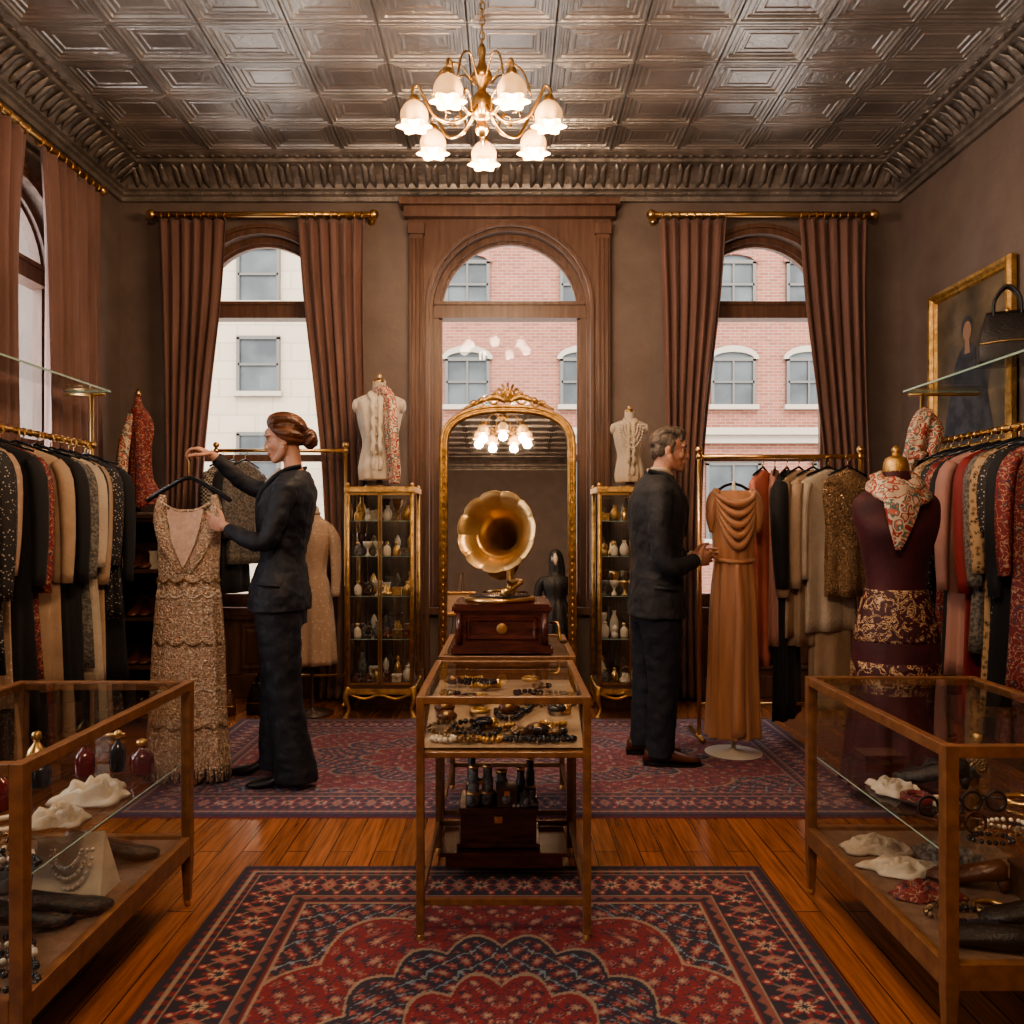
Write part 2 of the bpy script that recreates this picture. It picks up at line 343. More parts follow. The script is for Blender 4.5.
for sx in (-1,1):
    x=.02+sx*.68
    mb.box(x-.05,x+.05,YB-.085,YB-.04,0.2,3.45,TRIM)
    for k in (-.03,0,.03): mb.tube([(x+k,YB-.085,.3),(x+k,YB-.085,3.35)],.010,TRIM,n=6)
    mb.box(x-.06,x+.06,YB-.10,YB-.04,0,.22,TRIM); mb.box(x-.06,x+.06,YB-.10,YB-.04,3.38,3.46,TRIM)
arch_band(mb,lambda a,z,d:(a,YB-.05+d,z),.02,.585,.615,.0,ZS,-.03,.0,TRIM)
mb.box(-.75,.79,YB-.11,YB-.04,3.5,3.58,TRIM); mb.box(-.78,.82,YB-.14,YB-.0,3.58,3.63,TRIM)
mb.obj('trim_window_casing',bevel=.004)
mb=MB()
for (a0,a1) in ((XL+.02,-.76),(.80,XR-.02)):
    mb.box(a0,a1,YB-.03,YB,.0,.60,TRIM); mb.box(a0,a1,YB-.055,YB,.575,.62,TRIM)
    n=5
    for i in range(n):
        w=(a1-a0)/n; x0=a0+i*w+.05; x1=a0+(i+1)*w-.05
        R=[[(x0+o,YB-.03-d,.2+o),(x1-o,YB-.03-d,.2+o),(x1-o,YB-.03-d,.54-o),(x0+o,YB-.03-d,.54-o)] for o,d in ((0,0),(.01,.014),(.025,.014),(.035,.004),(.06,.012))]
        mb.rings(R,TRIM,False,True)
mb.obj('trim_wainscot_back')
mb=MB(); mb.box(XL+.02,-.80,YB-.06,YB-.03,0,.16,TRIM); mb.box(.84,XR-.02,YB-.06,YB-.03,0,.16,TRIM); mb.obj('baseboard_back',bevel=.008)
mb=MB(); mb.box(XL,XL+.03,YF,YB-.06,0,.18,TRIM); mb.obj('baseboard_left',bevel=.008)
mb=MB(); mb.box(XR-.03,XR,YF,YB-.06,0,.18,TRIM); mb.obj('baseboard_right',bevel=.008)
mb=MB(); mb.box(XL+.03,XR-.03,YF,YF+.03,0,.18,TRIM); mb.obj('baseboard_front',bevel=.008)

# ------------------------------------------------------------------ outside
def facade(name,x0,x1,Y,z1,m,wins,lint=True,cornice=None):
    mb=MB(); mb.box(x0,x1,Y,Y+.6,-1.2,z1,m)
    for (cx,cz,w,h,arched) in wins:
        mb.box(cx-w/2,cx+w/2,Y-.03,Y+.02,cz-h/2,cz+h/2,DKWIN)
        for q in (-1,1): mb.box(cx+q*w/2-.04,cx+q*w/2+.04,Y-.09,Y,cz-h/2,cz+h/2,WFRAME)
        mb.box(cx-w/2,cx+w/2,Y-.09,Y,cz-.03,cz+.03,WFRAME); mb.box(cx-w/2-.04,cx+w/2+.04,Y-.09,Y,cz+h/2-.05,cz+h/2+.04,WFRAME)
        if x0>-5: mb.box(cx-.025,cx+.025,Y-.08,Y,cz-h/2,cz+h/2,WFRAME)
        mb.box(cx-w/2-.10,cx+w/2+.10,Y-.16,Y,cz-h/2-.12,cz-h/2,STONE)
        if arched:
            arch_band(mb,lambda a,z,d:(a,Y+d,z),cx,w/2,w/2+.12,cz+h/2,cz+h/2,-.10,0,STONE if cz<5 else m,ry0=.18,ry1=.34,n=10)
            arch_band(mb,lambda a,z,d:(a,Y+d,z),cx,.02,w/2,cz+h/2,cz+h/2,-.02,0,DKWIN,ry0=.02,ry1=.18,n=10)
        elif lint: mb.box(cx-w/2-.1,cx+w/2+.1,Y-.12,Y,cz+h/2+.04,cz+h/2+.2,STONE)
    if cornice:
        for z in cornice: mb.box(x0,x1,Y-.3,Y,z,z+.18,STONE); mb.box(x0,x1,Y-.18,Y,z-.2,z,STONE)
    return mb.obj(name)
facade('cream_building',-14,-3.0,20,15,CREAMST,[(x,z,1.0,1.35,False) for x in (-11.6,-9.1,-6.2,-4.0) for z in (2.9,5.3,7.55,10)],lint=False)
facade('brick_building',-2.98,14,20.2,15,BRICK,[(x,z,1.05,1.15,True) for x in (-1.0,1.9,3.9,5.7,7.6,9.8) for z in (4.9,7.35,9.9)]+[(x,1.9,1.3,1.9,False) for x in (-1,1.9,5.7,8.4)],cornice=[3.55])
mb=MB(); mb.box(-30,30,6.6,20,-1.4,-1.2,ASPH); mb.obj('street_ground')

# ------------------------------------------------------------------ curtains
def curtain(name,keys,y,pleats,mp,amp=.035,ph=0.):
    mb=MB(); K=cr(keys,8); nseg=pleats*10
    vs=[];n=nseg+1
    for q in K:
        z,a0,a1=q; A=amp*(.7+.5*(1-z/3.5))
        for j in range(n):
            t=j/nseg; a=a0+(a1-a0)*t
            d=A*math.sin(2*pi*pleats*t+ph+.5*math.sin(z*1.7))+.3*A*math.sin(2*pi*pleats*2.3*t+z)
            vs.append(mp(a,z,y+d))
    fs=[(i*n+j,i*n+j+1,(i+1)*n+j+1,(i+1)*n+j) for i in range(len(K)-1) for j in range(nseg)]
    mb.add(vs,fs,CURT,True); return mb.obj(name,solid=.006)
zT=3.46
def cpair(c,hw,y,mp,pw=.48):
    f=pw/.48
    L1=[(zT,c-hw,c-hw+.48*f),(2.9,c-hw+.02,c-hw+.44*f),(2.2,c-hw+.04,c-hw+.36*f),(1.6,c-hw+.05,c-hw+.31*f),(.9,c-hw+.03,c-hw+.30*f),(.02,c-hw,c-hw+.32*f)]
    R1=[(zT,c+hw-.48*f,c+hw),(2.9,c+hw-.44*f,c+hw-.01),(2.2,c+hw-.36*f,c+hw),(1.6,c+hw-.30*f,c+hw+.02),(.9,c+hw-.28*f,c+hw+.03),(.02,c+hw-.32*f,c+hw+.04)]
    if pw>.5:
        L1=[(z,a,max(b,c-hw+pw*.9)) for z,a,b in L1]; R1=[(z,min(a,c+hw-pw*.9),b) for z,a,b in R1]
    curtain('curtain',L1,y,6,mp); curtain('curtain',R1,y,6,mp,ph=1)
    mb=MB(); r0=mp(c-hw-.06,zT+.04,y); r1=mp(c+hw+.06,zT+.04,y)
    mb.tube([r0,r1],.020,BRASS)
    for e in (r0,r1): mb.ell(e,.036,BRASS)
    for q in (-hw-.02,hw+.02):
        p=mp(c+q,zT+.04,y); w=mp(c+q,zT+.04,0); mb.tube([p,w],.012,BRASS,n=8); mb.ell(w,.03,BRASS)
    nr=9
    for sgn in (-1,1):
        for i in range(nr):
            a=c+sgn*(hw-.02-(pw-.03)*i/(nr-1)); p=Vector(mp(a,zT+.03,y))
            u=Vector(mp(0,0,1))-Vector(mp(0,0,0))
            mb.tube([p+u*(.027*math.cos(t))+V(0,0,1)*(.027*math.sin(t)) for t in [2*pi*k/10 for k in range(10)]],.0045,BRASS,n=5,loop=True)
    mb.obj('curtain_rod')
mpC=lambda a,z,d:(a,YB-d,z)
mpLC=lambda a,z,d:(XL+d,a,z)
cpair(-1.76,.74,.14,mpC); cpair(1.84,.74,.14,mpC); cpair(4.57,.72,.14,mpLC,.66)

# ------------------------------------------------------------------ rugs
def rug(name,x0,x1,y0,y1,step,field,navy,cream,rose):
    nx=int((x1-x0)/step); ny=int((y1-y0)/step)
    xs=np.linspace(x0,x1,nx+1); ys=np.linspace(y0,y1,ny+1); X,Y=np.meshgrid(xs,ys)
    w=(x1-x0)/2;h=(y1-y0)/2;u=X-(x0+x1)/2;v=Y-(y0+y1)/2
    d=np.minimum(w-abs(u),h-abs(v)); t=np.where(w-abs(u)<h-abs(v),v,u)
    F,Nn,Cc,Rr=[np.array(q) for q in (field,navy,cream,rose)]
    Tn=np.array((.10,.13,.16)); C2=Cc*.65
    col=np.zeros(X.shape+(3,)); col[:]=Nn
    def put(mask,c): col[mask]=c
    au,av=abs(u),abs(v)
    wu=au+.022*np.sin(av*17)+.010*np.sin(av*41+1)+.018*np.sin(au*13); wv=av+.022*np.sin(au*15+1)+.010*np.sin(au*37)+.018*np.sin(av*11+2)
    def flora(cell,c1,c2,c3,cv,mask):
        for k,(ox,oz,sc2,ca,cb) in enumerate(((0,0,1,c1,c2),(.5,.5,.66,c2,c1))):
            p=wu/cell+ox; q=wv/cell+oz
            a=(p%1)-.5; b=(q%1)-.5; r=np.hypot(a,b); th=np.arctan2(b,a)
            hsh=((np.floor(p)*7+np.floor(q)*13)%3)
            if k==0:
                put(mask&(abs(a+.25*np.sin(2*pi*q))<.032),cv); put(mask&(abs(b+.25*np.sin(2*pi*p))<.032),cv)
                lf=np.hypot((a-.33)*1.0,(b-.12)*2.2); put(mask&(lf<.13),cv); lf=np.hypot((a+.2)*2.2,(b+.36)); put(mask&(lf<.12),c3)
            R=.36*sc2*(.76+.24*np.cos((8 if k==0 else 5)*th)); put(mask&(r<R),ca); put(mask&(r<R*.70),cb); put(mask&(r<R*.42),c3 if k==0 else ca); put(mask&(r<R*.18)&(hsh>0),Cc)
    iw=w-.30; ih=h-.30; base=d>.30
    def lob(a,b,n,am):
        uu=u/a; vv=v/b; r=np.hypot(uu,vv); th=np.arctan2(vv,uu); return r/(1-am+am*abs(np.cos(n*th/2)))
    M1=lob(iw*1.14,ih*1.10,14,.10)
    flora(.088,F,Rr,C2,Tn*1.6,base)
    put(base&(M1<1.0),C2); put(base&(M1<.985),F)
    flora(.095,Nn,Rr,C2,Nn*1.3,base&(M1<.97))
    M2=lob(iw*.80,ih*.80,18,.10)
    put(base&(M2<1.0),C2); put(base&(M2<.98),Nn); flora(.072,F,Rr,C2,Tn*1.5,base&(M2<.95))
    M3=lob(iw*.56,ih*.58,14,.13)
    put(base&(M3<1.0),C2); put(base&(M3<.97),F); flora(.080,Nn,Rr,C2,Nn,base&(M3<.93))
    M4=lob(iw*.30,ih*.30,8,.2)
    put(base&(M4<1.0),C2); put(base&(M4<.94),Nn); flora(.06,F,Rr,Cc,Rr,base&(M4<.88))
    put(d<.30,C2); put(d<.294,F*.8) 
    m=(d<.285)&(d>.245); z=(abs(((t/.05)%1)-.5)*2*.02+.255)<d; put(m,Rr*.7); put(m&z,Nn)
    put((d<.245)&(d>.240),C2)
    M=(d<.240)&(d>.085); put(M,Nn); s_=(d-.162)
    cell=.15; a=((t/cell)%1)-.5; r=np.hypot(a*cell,s_); th=np.arctan2(s_,a*cell)
    put(M&(abs(s_-.048*np.sin(2*pi*t/cell))<.005),C2*.8); put(M&(abs(s_+.048*np.sin(2*pi*t/cell))<.005),Rr)
    a3=((t/(cell/2))%1)-.5
    for sg in (-1,1):
        q=np.hypot(a3*cell/2,(s_-sg*.058)*.8); put(M&(q<.013),F*1.3); put(M&(q<.006),Cc)
    R=.048*(.75+.25*np.cos(8*th)); put(M&(r<R),F*1.2); put(M&(r<R*.65),Cc); put(M&(r<R*.35),Nn)
    a2=(((t/cell)+.5)%1)-.5; q=abs(a2*cell)/.028+abs(s_)/.05; put(M&(q<1),Rr); put(M&(q<.55),C2); put(M&(q<.25),F)
    put((d<.085)&(d>.080),C2)
    m=(d<.080)&(d>.035); put(m,F*.9); put(m&((((t/.04)%1)<.5)),Nn); put(m&(abs(d-.056)<.006),C2)
    put(d<.035,Nn*.9); put(d<.012,F*.6)
    rng=np.random.RandomState(3); col*= (1+.28*(rng.rand(*X.shape)-.5))[...,None]
    Z=np.where(d<step*1.1,.001,.012)
    vs=np.stack([X,Y,Z],-1).reshape(-1,3)
    idx=np.arange((nx+1)*(ny+1)).reshape(ny+1,nx+1)
    f=np.stack([idx[:-1,:-1],idx[:-1,1:],idx[1:,1:],idx[1:,:-1]],-1).reshape(-1,4)
    me=D.meshes.new(name); me.vertices.add(len(vs)); me.vertices.foreach_set('co',vs.ravel())
    me.loops.add(f.size); me.loops.foreach_set('vertex_index',f.ravel().astype(np.int32))
    me.polygons.add(len(f)); me.polygons.foreach_set('loop_start',np.arange(0,f.size,4,dtype=np.int32)); me.update(calc_edges=True)
    ca=me.color_attributes.new('Col','FLOAT_COLOR','POINT')
    ca.data.foreach_set('color',np.concatenate([np.clip(col,0,1),np.ones(X.shape+(1,))],-1).astype(np.float32).ravel())
    mt=D.materials.new(name+'_wool'); mt.use_nodes=True; N=mt.node_tree.nodes; b=N['Principled BSDF']
    at=N.new('ShaderNodeAttribute'); at.attribute_name='Col'; mt.node_tree.links.new(at.outputs['Color'],b.inputs['Base Color'])
    b.inputs['Roughness'].default_value=.9; b.inputs['Sheen Weight'].default_value=.06
    me.materials.append(mt); o=D.objects.new(name,me); sc.collection.objects.link(o); return o
rug('persian_rug',-.96,.93,.45,2.93,.0046,(.155,.014,.020),(.017,.015,.032),(.36,.27,.20),(.25,.085,.075))
rug('persian_rug',-1.72,1.70,3.43,5.18,.0072,(.165,.034,.050),(.038,.033,.070),(.34,.26,.23),(.26,.11,.115))

# ------------------------------------------------------------------ chandeliers
def chandelier(cx,cy,zr,lights):
    mb=MB()
    mb.lathe([(.001,-.12),(.02,-.11),(.035,-.08),(.02,-.05),(.045,-.02),(.06,.03),(.045,.07),(.02,.10),(.025,.13),(.05,.17),(.03,.21),(.015,.25),(.02,.30),(.008,.33)],(cx,cy,zr),BRASS,n=18,sub=3)
    z=zr+.33; i=0
    while z<H-.06:
        c=V(cx,cy,z); ax=V(1,0,0) if i%2 else V(0,1,0)
        mb.tube([c+ax*(.012*math.cos(t))+V(0,0,.024*math.sin(t)) for t in [2*pi*k/10 for k in range(10)]],.0035,BRASS,n=5,loop=True); z+=.036;i+=1
    mb.lathe([(.001,-.08),(.03,-.07),(.05,-.03),(.07,-.005),(.07,0)],(cx,cy,H-.03),BRASS,n=18)
    sh=MB()
    for k in range(7):
        a=pi/2+k*2*pi/7; dx,dy=math.cos(a),math.sin(a)
        P=lambda r,z:V(cx+dx*r,cy+dy*r,zr+z)
        mb.tube([P(.04,.02),P(.12,-.06),P(.22,-.05),P(.28,.04),P(.31,.09),P(.335,.06),P(.325,.02)],[.009,.009,.008,.008,.007,.007,.007],BRASS,n=8,sub=5)
        mb.tube([P(.10,-.05),P(.12,.02),P(.17,.03),P(.18,-.01),P(.15,-.02)],[.006,.006,.005,.005,.004],BRASS,n=6,sub=4)
        mb.tube([P(.05,.15),P(.12,.22),P(.2,.17),P(.24,.05)],[.005]*4,BRASS,n=6,sub=4)
        c=P(.325,0)
        mb.lathe([(.006,.045),(.02,.04),(.028,.02),(.03,.0)],c,BRASS,n=12)
        sh.lathe([(.022,.012,0),(.046,-.005,.02),(.062,-.035,.03),(.062,-.06,.05),(.058,-.085,.09),(.074,-.105,.16)],c,SHADE,n=48,cap=False,k=6,sub=3)
        sh.ell(c+V(0,0,-.075),(.026,.026,.032),BULB,nu=10,nv=6)
        if lights:
            l=D.lights.new('bulb_light','POINT'); l.energy=lights; l.color=(1,.71,.46); l.shadow_soft_size=.05
            o=D.objects.new('bulb_light',l); o.location=c+V(0,0,-.17); sc.collection.objects.link(o); o.parent=E[0]
    b=mb.obj('brass_body'); b.parent=E[0]; s=sh.obj('glass_shades'); s.parent=E[0]
E=[None]
for (x,y,z,p) in ((-.12,3.84,3.24,19),(-.05,.45,3.24,31)):
    E[0]=empty('chandelier'); chandelier(x,y,z,p)

# ------------------------------------------------------------------ small accessories
def beads(mb,c,rx,ry,m,br=.008,n=22,tilt=0):
    for i in range(n):
        a=2*pi*i/n; mb.ell((c[0]+rx*math.cos(a)*(1+.12*math.sin(3*a+c[0]*9)),c[1]+ry*math.sin(a),c[2]+br+tilt*math.sin(a)),br,m,nu=7,nv=5)
def scarfpile(mb,c,sx,sy,h,m,seed=0):
    rs=random.Random(seed); k1=rs.choice([7,9,11]); p=rs.random()*6; n=60; R=[]
    for i in range(15):
        q=i/14; ring=[]
        for j in range(n):
            a=2*pi*j/n; rr=q*(1+.14*math.sin(3*a+p)+.07*math.sin(k1*a)+.06*math.sin(5*a+2*p))
            z=h*((1-q**4)*(.55+.22*math.sin(k1*a*.5*2/2+q*9+p)*q+.22*math.sin(q*14+3*a+p)+.12*math.sin(q*23-2*a)))+.002
            ring.append((c[0]+sx*max(rr,.01)*math.cos(a),c[1]+sy*max(rr,.01)*math.sin(a),c[2]+max(z,.002)))
        R.append(ring)
    mb.rings(R,m,True,True)
def bottle(mb,c,h,r,m,cap=BRASS):
    mb.lathe([(r*.9,0),(r,h*.1),(r,h*.5),(r*.5,h*.68),(r*.28,h*.74),(r*.28,h*.8)],c,m,n=14,sub=2)
    mb.lathe([(r*.3,h*.8),(r*.5,h*.84),(r*.45,h*.96),(r*.15,h)],c,cap,n=12)
def jbox(mb,c,sx,sy,sz,m,lid=True):
    x,y,z=c; mb.box(x-sx/2,x+sx/2,y-sy/2,y+sy/2,z,z+sz,m)
    if lid: mb.box(x-sx/2-.004,x+sx/2+.004,y-sy/2-.004,y+sy/2+.004,z+sz,z+sz+.012,m); mb.box(x-.01,x+.01,y-sy/2-.009,y-sy/2,z+sz*.6,z+sz,BRASS)
def ring3(mb,c,r,m,t=.005,ax='z'):
    P=[]
    for k in range(16):
        a=2*pi*k/16
        P.append((c[0]+r*math.cos(a),c[1]+(r*math.sin(a) if ax=='z' else 0),c[2]+t+(0 if ax=='z' else r+r*math.sin(a))))
    mb.tube(P,t,m,n=6,loop=True)
def shoe(mb,c,yaw,m,L=.24,heel=.0):
    old=mb.M; mb.M=Matrix.Translation(c)@Matrix.Rotation(yaw,4,'Z')
    h=heel
    mb.rings([[(x,w*math.cos(t),zb+(zt-zb)*(.5+.5*math.sin(t))) for t in [2*pi*k/12 for k in range(12)]] for x,w,zb,zt in ((-.09*L/.24,.018,h,h+.05),(-.07*L/.24,.032,h,h+.065),(-.02,.034,h*.8,h*.6+.06),(.05,.04,.002,.05),(.10*L/.24,.042,.0,.04),(.135*L/.24,.03,.002,.03),(.155*L/.24,.012,.004,.02))],m,True)
    if heel: mb.tube([(-.075*L/.24,0,h+.01),(-.078*L/.24,0,0)],[.02,.008],m,n=8)
    mb.M=old
def sungl(mb,c,m):
    for s in (-1,1): ring3(mb,(c[0]+s*.033,c[1],c[2]),.026,m,.004,'x')
    mb.tube([(c[0]-.007,c[1],c[2]+.035),(c[0]+.007,c[1],c[2]+.035)],.003,m,n=6)
    for s in (-1,1): mb.tube([(c[0]+s*.06,c[1],c[2]+.035),(c[0]+s*.055,c[1]+.12,c[2]+.006)],.003,m,n=6)

def counter(name,x0,x1,y0,y1,zb,zt,inner):
    mb=MB(); p=.032
    for x in (x0,x1-p):
        for y in (y0,y1-p):
            mb.box(x,x+p,y,y+p,zb-.06,zt,OAK)
            cx,cy=x+p/2,y+p/2
            mb.rings([[(cx-r,cy-r,z),(cx+r,cy-r,z),(cx+r,cy+r,z),(cx-r,cy+r,z)] for r,z in ((.010,.018),(.016,zb-.06))],OAK,False)
            mb.ell((cx,cy,.013),.0125,BRASS,nu=8,nv=6)
    for z0,z1 in ((zt-.028,zt),(zb-.05,zb+.012)):
        mb.box(x0+p,x1-p,y0,y0+p*.8,z0,z1,OAK); mb.box(x0+p,x1-p,y1-p*.8,y1,z0,z1,OAK)
        mb.box(x0,x0+p*.8,y0+p,y1-p,z0,z1,OAK); mb.box(x1-p*.8,x1,y0+p,y1-p,z0,z1,OAK)
    mb.box(x0+.01,x1-.01,y0+.01,y1-.01,zb-.02,zb,DECK)
    e=.014
    def pane(P): mb.add(P,[(0,1,2,3)],GLASS)
    pane([(x0+e,y0+e,zt-.004),(x1-e,y0+e,zt-.004),(x1-e,y1-e,zt-.004),(x0+e,y1-e,zt-.004)])
    pane([(x0+e,y0+e,zb),(x1-e,y0+e,zb),(x1-e,y0+e,zt-.01),(x0+e,y0+e,zt-.01)])
    pane([(x0+e,y1-e,zb),(x1-e,y1-e,zb),(x1-e,y1-e,zt-.01),(x0+e,y1-e,zt-.01)])
    pane([(x0+e,y0+e,zb),(x0+e,y1-e,zb),(x0+e,y1-e,zt-.01),(x0+e,y0+e,zt-.01)])
    pane([(x1-e,y0+e,zb),(x1-e,y1-e,zb),(x1-e,y1-e,zt-.01),(x1-e,y0+e,zt-.01)])
    zm=(zb+zt)/2-.01
    pane([(x0+.03,y0+.03,zm),(x1-.03,y0+.03,zm),(x1-.03,y1-.03,zm),(x0+.03,y1-.03,zm)])
    xe=x1-.03 if inner=='r' else x0+.03
    mb.box(xe-.002,xe+.002,y0+.03,y1-.03,zm-.003,zm+.001,GEDGE)
    mb.obj(name,bevel=.003); return zb,zm
zb,zm=counter('glass_display_counter',-1.62,-1.04,1.72,2.66,.22,.74,'r')
zb,zm2=counter('glass_display_counter',1.02,1.60,1.86,2.74,.22,.74,'l')
rs=random.Random(17)
mb=MB(); z1=zm+.003; z0=zb+.002
scarfpile(mb,(-1.19,2.30,z1),.10,.10,.06,CREAM,1); scarfpile(mb,(-1.19,2.12,z1),.08,.08,.045,IVORY,21)
for (x,y,h,r,m) in ((-1.15,2.52,.11,.035,RGLASS),(-1.24,2.55,.13,.024,JET),(-1.32,2.5,.12,.03,RGLASS),(-1.47,2.5,.14,.03,BRASS),(-1.40,2.2,.12,.035,RGLASS),(-1.40,2.40,.10,.03,JET)): bottle(mb,(x,y,z1),h,r,m)
for i in range(8): beads(mb,(-1.14-.045*i,1.84+.045*(i%4),z1),.06,.035,(JET,PEARL,JET,BEADS)[i%4],.007,20)
ring3(mb,(-1.3,2.08,z1),.05,PEARL,.007); jbox(mb,(-1.42,2.05,z1),.12,.10,.05,DWOOD)
mb.add([(-1.28,2.14,z0),(-1.12,2.20,z0),(-1.12,2.32,z0),(-1.28,2.28,z0),(-1.29,2.20,zb+.17),(-1.14,2.27,zb+.17)],[(0,1,5,4),(2,3,4,5),(0,4,3),(1,2,5),(0,3,2,1)],CREAM)
for q in range(3):
    for k in range(16):
        a=pi*k/15; f=.035+.014*q; mb.ell((-1.205+f*math.cos(a),2.183+.022*(1-math.sin(a))+.003*q-.004,zb+.14-.03*q*math.sin(a)-.04*math.sin(a)),.006,PEARL,nu=7,nv=5)
shoe(mb,(-1.24,2.03,z0),.4,LEATH,.2,.03); shoe(mb,(-1.17,2.09,z0),.6,LEATH,.2,.03); shoe(mb,(-1.2,2.44,z0),.5,LEATH,.2,.03); shoe(mb,(-1.3,2.50,z0),.3,BLEATH,.2,.03)
for i in range(12): beads(mb,(-1.13-.035*i,1.80+.05*(i%4),z0+.004*(i%3)),.07,.04,(JET,JET,PEARL,JET,BEADS,JET)[i%6],.008)
scarfpile(mb,(-1.40,2.35,z0),.12,.12,.06,BLACK,8); jbox(mb,(-1.45,2.0,z0),.16,.12,.07,MAHOG); scarfpile(mb,(-1.33,2.15,z0),.08,.08,.03,GREY,9)
mb.obj('display_accessories')
mb=MB(); z1=zm2+.003
jbox(mb,(1.20,2.58,z1),.12,.08,.04,MAHOG); scarfpile(mb,(1.38,2.52,z1),.10,.07,.05,BLACK,11); scarfpile(mb,(1.14,2.36,z1),.07,.07,.035,CREAM,12); shoe(mb,(1.30,2.40,z1),2.7,LEATH,.2,.03)
bottle(mb,(1.5,2.55,z1),.12,.03,BEADS); sungl(mb,(1.16,2.14,z1),LEATH); sungl(mb,(1.15,2.02,z1),BLEATH); sungl(mb,(1.36,1.97,z1),LEATH); sungl(mb,(1.30,2.18,z1),LEATH)
for i in range(6): beads(mb,(1.20+.05*i,1.98+.05*(i%3),z1),.05,.03,(JET,BEADS,PEARL)[i%3],.006,18)
ring3(mb,(1.45,2.25,z1),.045,BRASS,.008); ring3(mb,(1.16,2.26,z1),.035,REDPAT,.012); ring3(mb,(1.22,2.24,z1),.035,PEARL,.008)
scarfpile(mb,(1.18,2.56,z0),.11,.08,.04,IVORY,14); scarfpile(mb,(1.18,2.40,z0),.11,.07,.035,CREAM,15); scarfpile(mb,(1.36,2.46,z0),.1,.1,.05,GREY,22); scarfpile(mb,(1.17,2.24,z0),.1,.06,.03,REDPAT,16)
beads(mb,(1.2,2.12,z0),.08,.05,BEADS); beads(mb,(1.22,2.10,z0),.06,.04,JET); scarfpile(mb,(1.20,2.02,z0),.10,.05,.03,NAVY2,17); shoe(mb,(1.2,1.95,z0),2.8,LEATH,.2); scarfpile(mb,(1.42,1.95,z0),.1,.06,.04,BLACK,18)
shoe(mb,(1.34,2.28,z0),2.6,BLEATH,.2,.03); jbox(mb,(1.48,2.2,z0),.12,.12,.08,DWOOD); ring3(mb,(1.30,2.14,z0),.045,BRASS,.007); shoe(mb,(1.36,2.06,z0),2.9,LEATH,.2,.03)
mb.obj('display_accessories')

def ctable(name,x0,x1,y0,y1,zt,bx):
    mb=MB(); p=.024
    for x in (x0,x1-p):
        for y in (y0,y1-p):
            mb.box(x,x+p,y,y+p,.03,zt,OAK); mb.lathe([(.008,0),(.013,.012),(.008,.03)],(x+p/2,y+p/2,0.001),BRASS,n=10)
    for z0,z1 in ((zt-.022,zt),(zt-bx-.018,zt-bx)):
        mb.box(x0+p,x1-p,y0,y0+p,z0,z1,OAK); mb.box(x0+p,x1-p,y1-p,y1,z0,z1,OAK); mb.box(x0,x0+p,y0+p,y1-p,z0,z1,OAK); mb.box(x1-p,x1,y0+p,y1-p,z0,z1,OAK)
    mb.box(x0+.01,x1-.01,y0+.01,y1-.01,zt-bx-.014,zt-bx-.002,OAK)
    for y in (y0+.006,y1-p): mb.box(x0+p,x1-p,y,y+.014,.115,.135,OAK)
    for x in (x0+.005,x1-.019): mb.box(x,x+.014,y0+p,y1-p,.115,.135,OAK)
    e=.01
    for P in ([(x0+e,y0+e,zt-.003),(x1-e,y0+e,zt-.003),(x1-e,y1-e,zt-.003),(x0+e,y1-e,zt-.003)],[(x0+e,y0+e,zt-bx),(x1-e,y0+e,zt-bx),(x1-e,y0+e,zt),(x0+e,y0+e,zt)],
              [(x0+e,y0+e,zt-bx),(x0+e,y1-e,zt-bx),(x0+e,y1-e,zt),(x0+e,y0+e,zt)],[(x1-e,y0+e,zt-bx),(x1-e,y1-e,zt-bx),(x1-e,y1-e,zt),(x1-e,y0+e,zt)]):
        mb.add(P,[(0,1,2,3)],GLASS)
    return mb
x0,x1,y0,y1,zt,bx=-.272,.252,2.39,3.06,.742,.165
mb=ctable('t',x0,x1,y0,y1,zt,bx)
mb.add([(x0+.02,y0+.03,zt-bx+.005),(x1-.02,y0+.03,zt-bx+.005),(x1-.02,y0+.25,zt-.06),(x0+.02,y0+.25,zt-.06),(x0+.02,y1-.03,zt-.07),(x1-.02,y1-.03,zt-.07)],[(0,1,2,3),(3,2,5,4)],PLINEN)
mb.box(x0+.02,x1-.02,y1-.03,y1-.024,zt-bx,zt-.03,OAK)
mb.box(-.215,.195,2.80,3.055,.055,.105,MAHOG); mb.box(-.235,.215,2.79,3.058,.098,.112,MAHOG)
mb.obj('jewelry_display_table',bevel=.0025)
mb=MB(); rs=random.Random(5)
def slope(y):
    t=(y-(y0+.03))/.22; return (zt-bx+.005)+(bx-.065)*min(t,1)
for i in range(36):
    x=rs.uniform(x0+.07,x1-.07); y=rs.uniform(y0+.06,y0+.24) if i<26 else rs.uniform(y0+.26,y0+.55); z=slope(y)+.006; q=i%7
    tl=.012 if i<26 else 0
    if q==0: beads(mb,(x,y,z),.042,.026,JET,.009,14,tilt=tl)
    elif q==1: beads(mb,(x,y,z),.045,.026,BEADS,.007,18,tilt=tl)
    elif q==2: ring3(mb,(x,y,z+.006),.028,GOLD,.007)
    elif q==3: mb.ell((x,y,z+.012),(.034,.024,.018),BLEATH,nu=10,nv=6); mb.ell((x,y-.014,z+.02),(.012,.01,.010),GOLD,nu=8,nv=6)
    elif q==4: ring3(mb,(x,y,z+.006),.024,JET,.009); mb.ell((x+.03,y,z+.01),.016,BRASS,nu=8,nv=6)
    elif q==5: mb.ell((x,y,z+.010),(.028,.020,.014),BEADS,nu=10,nv=6); mb.ell((x+.03,y+.005,z+.008),(.016,.014,.010),JET,nu=8,nv=5)
    else:
        for k in range(9): mb.ell((x-.04+k*.01,y+.012*math.sin(k),z+.008),(.009,.011,.009),GOLD,nu=7,nv=5)
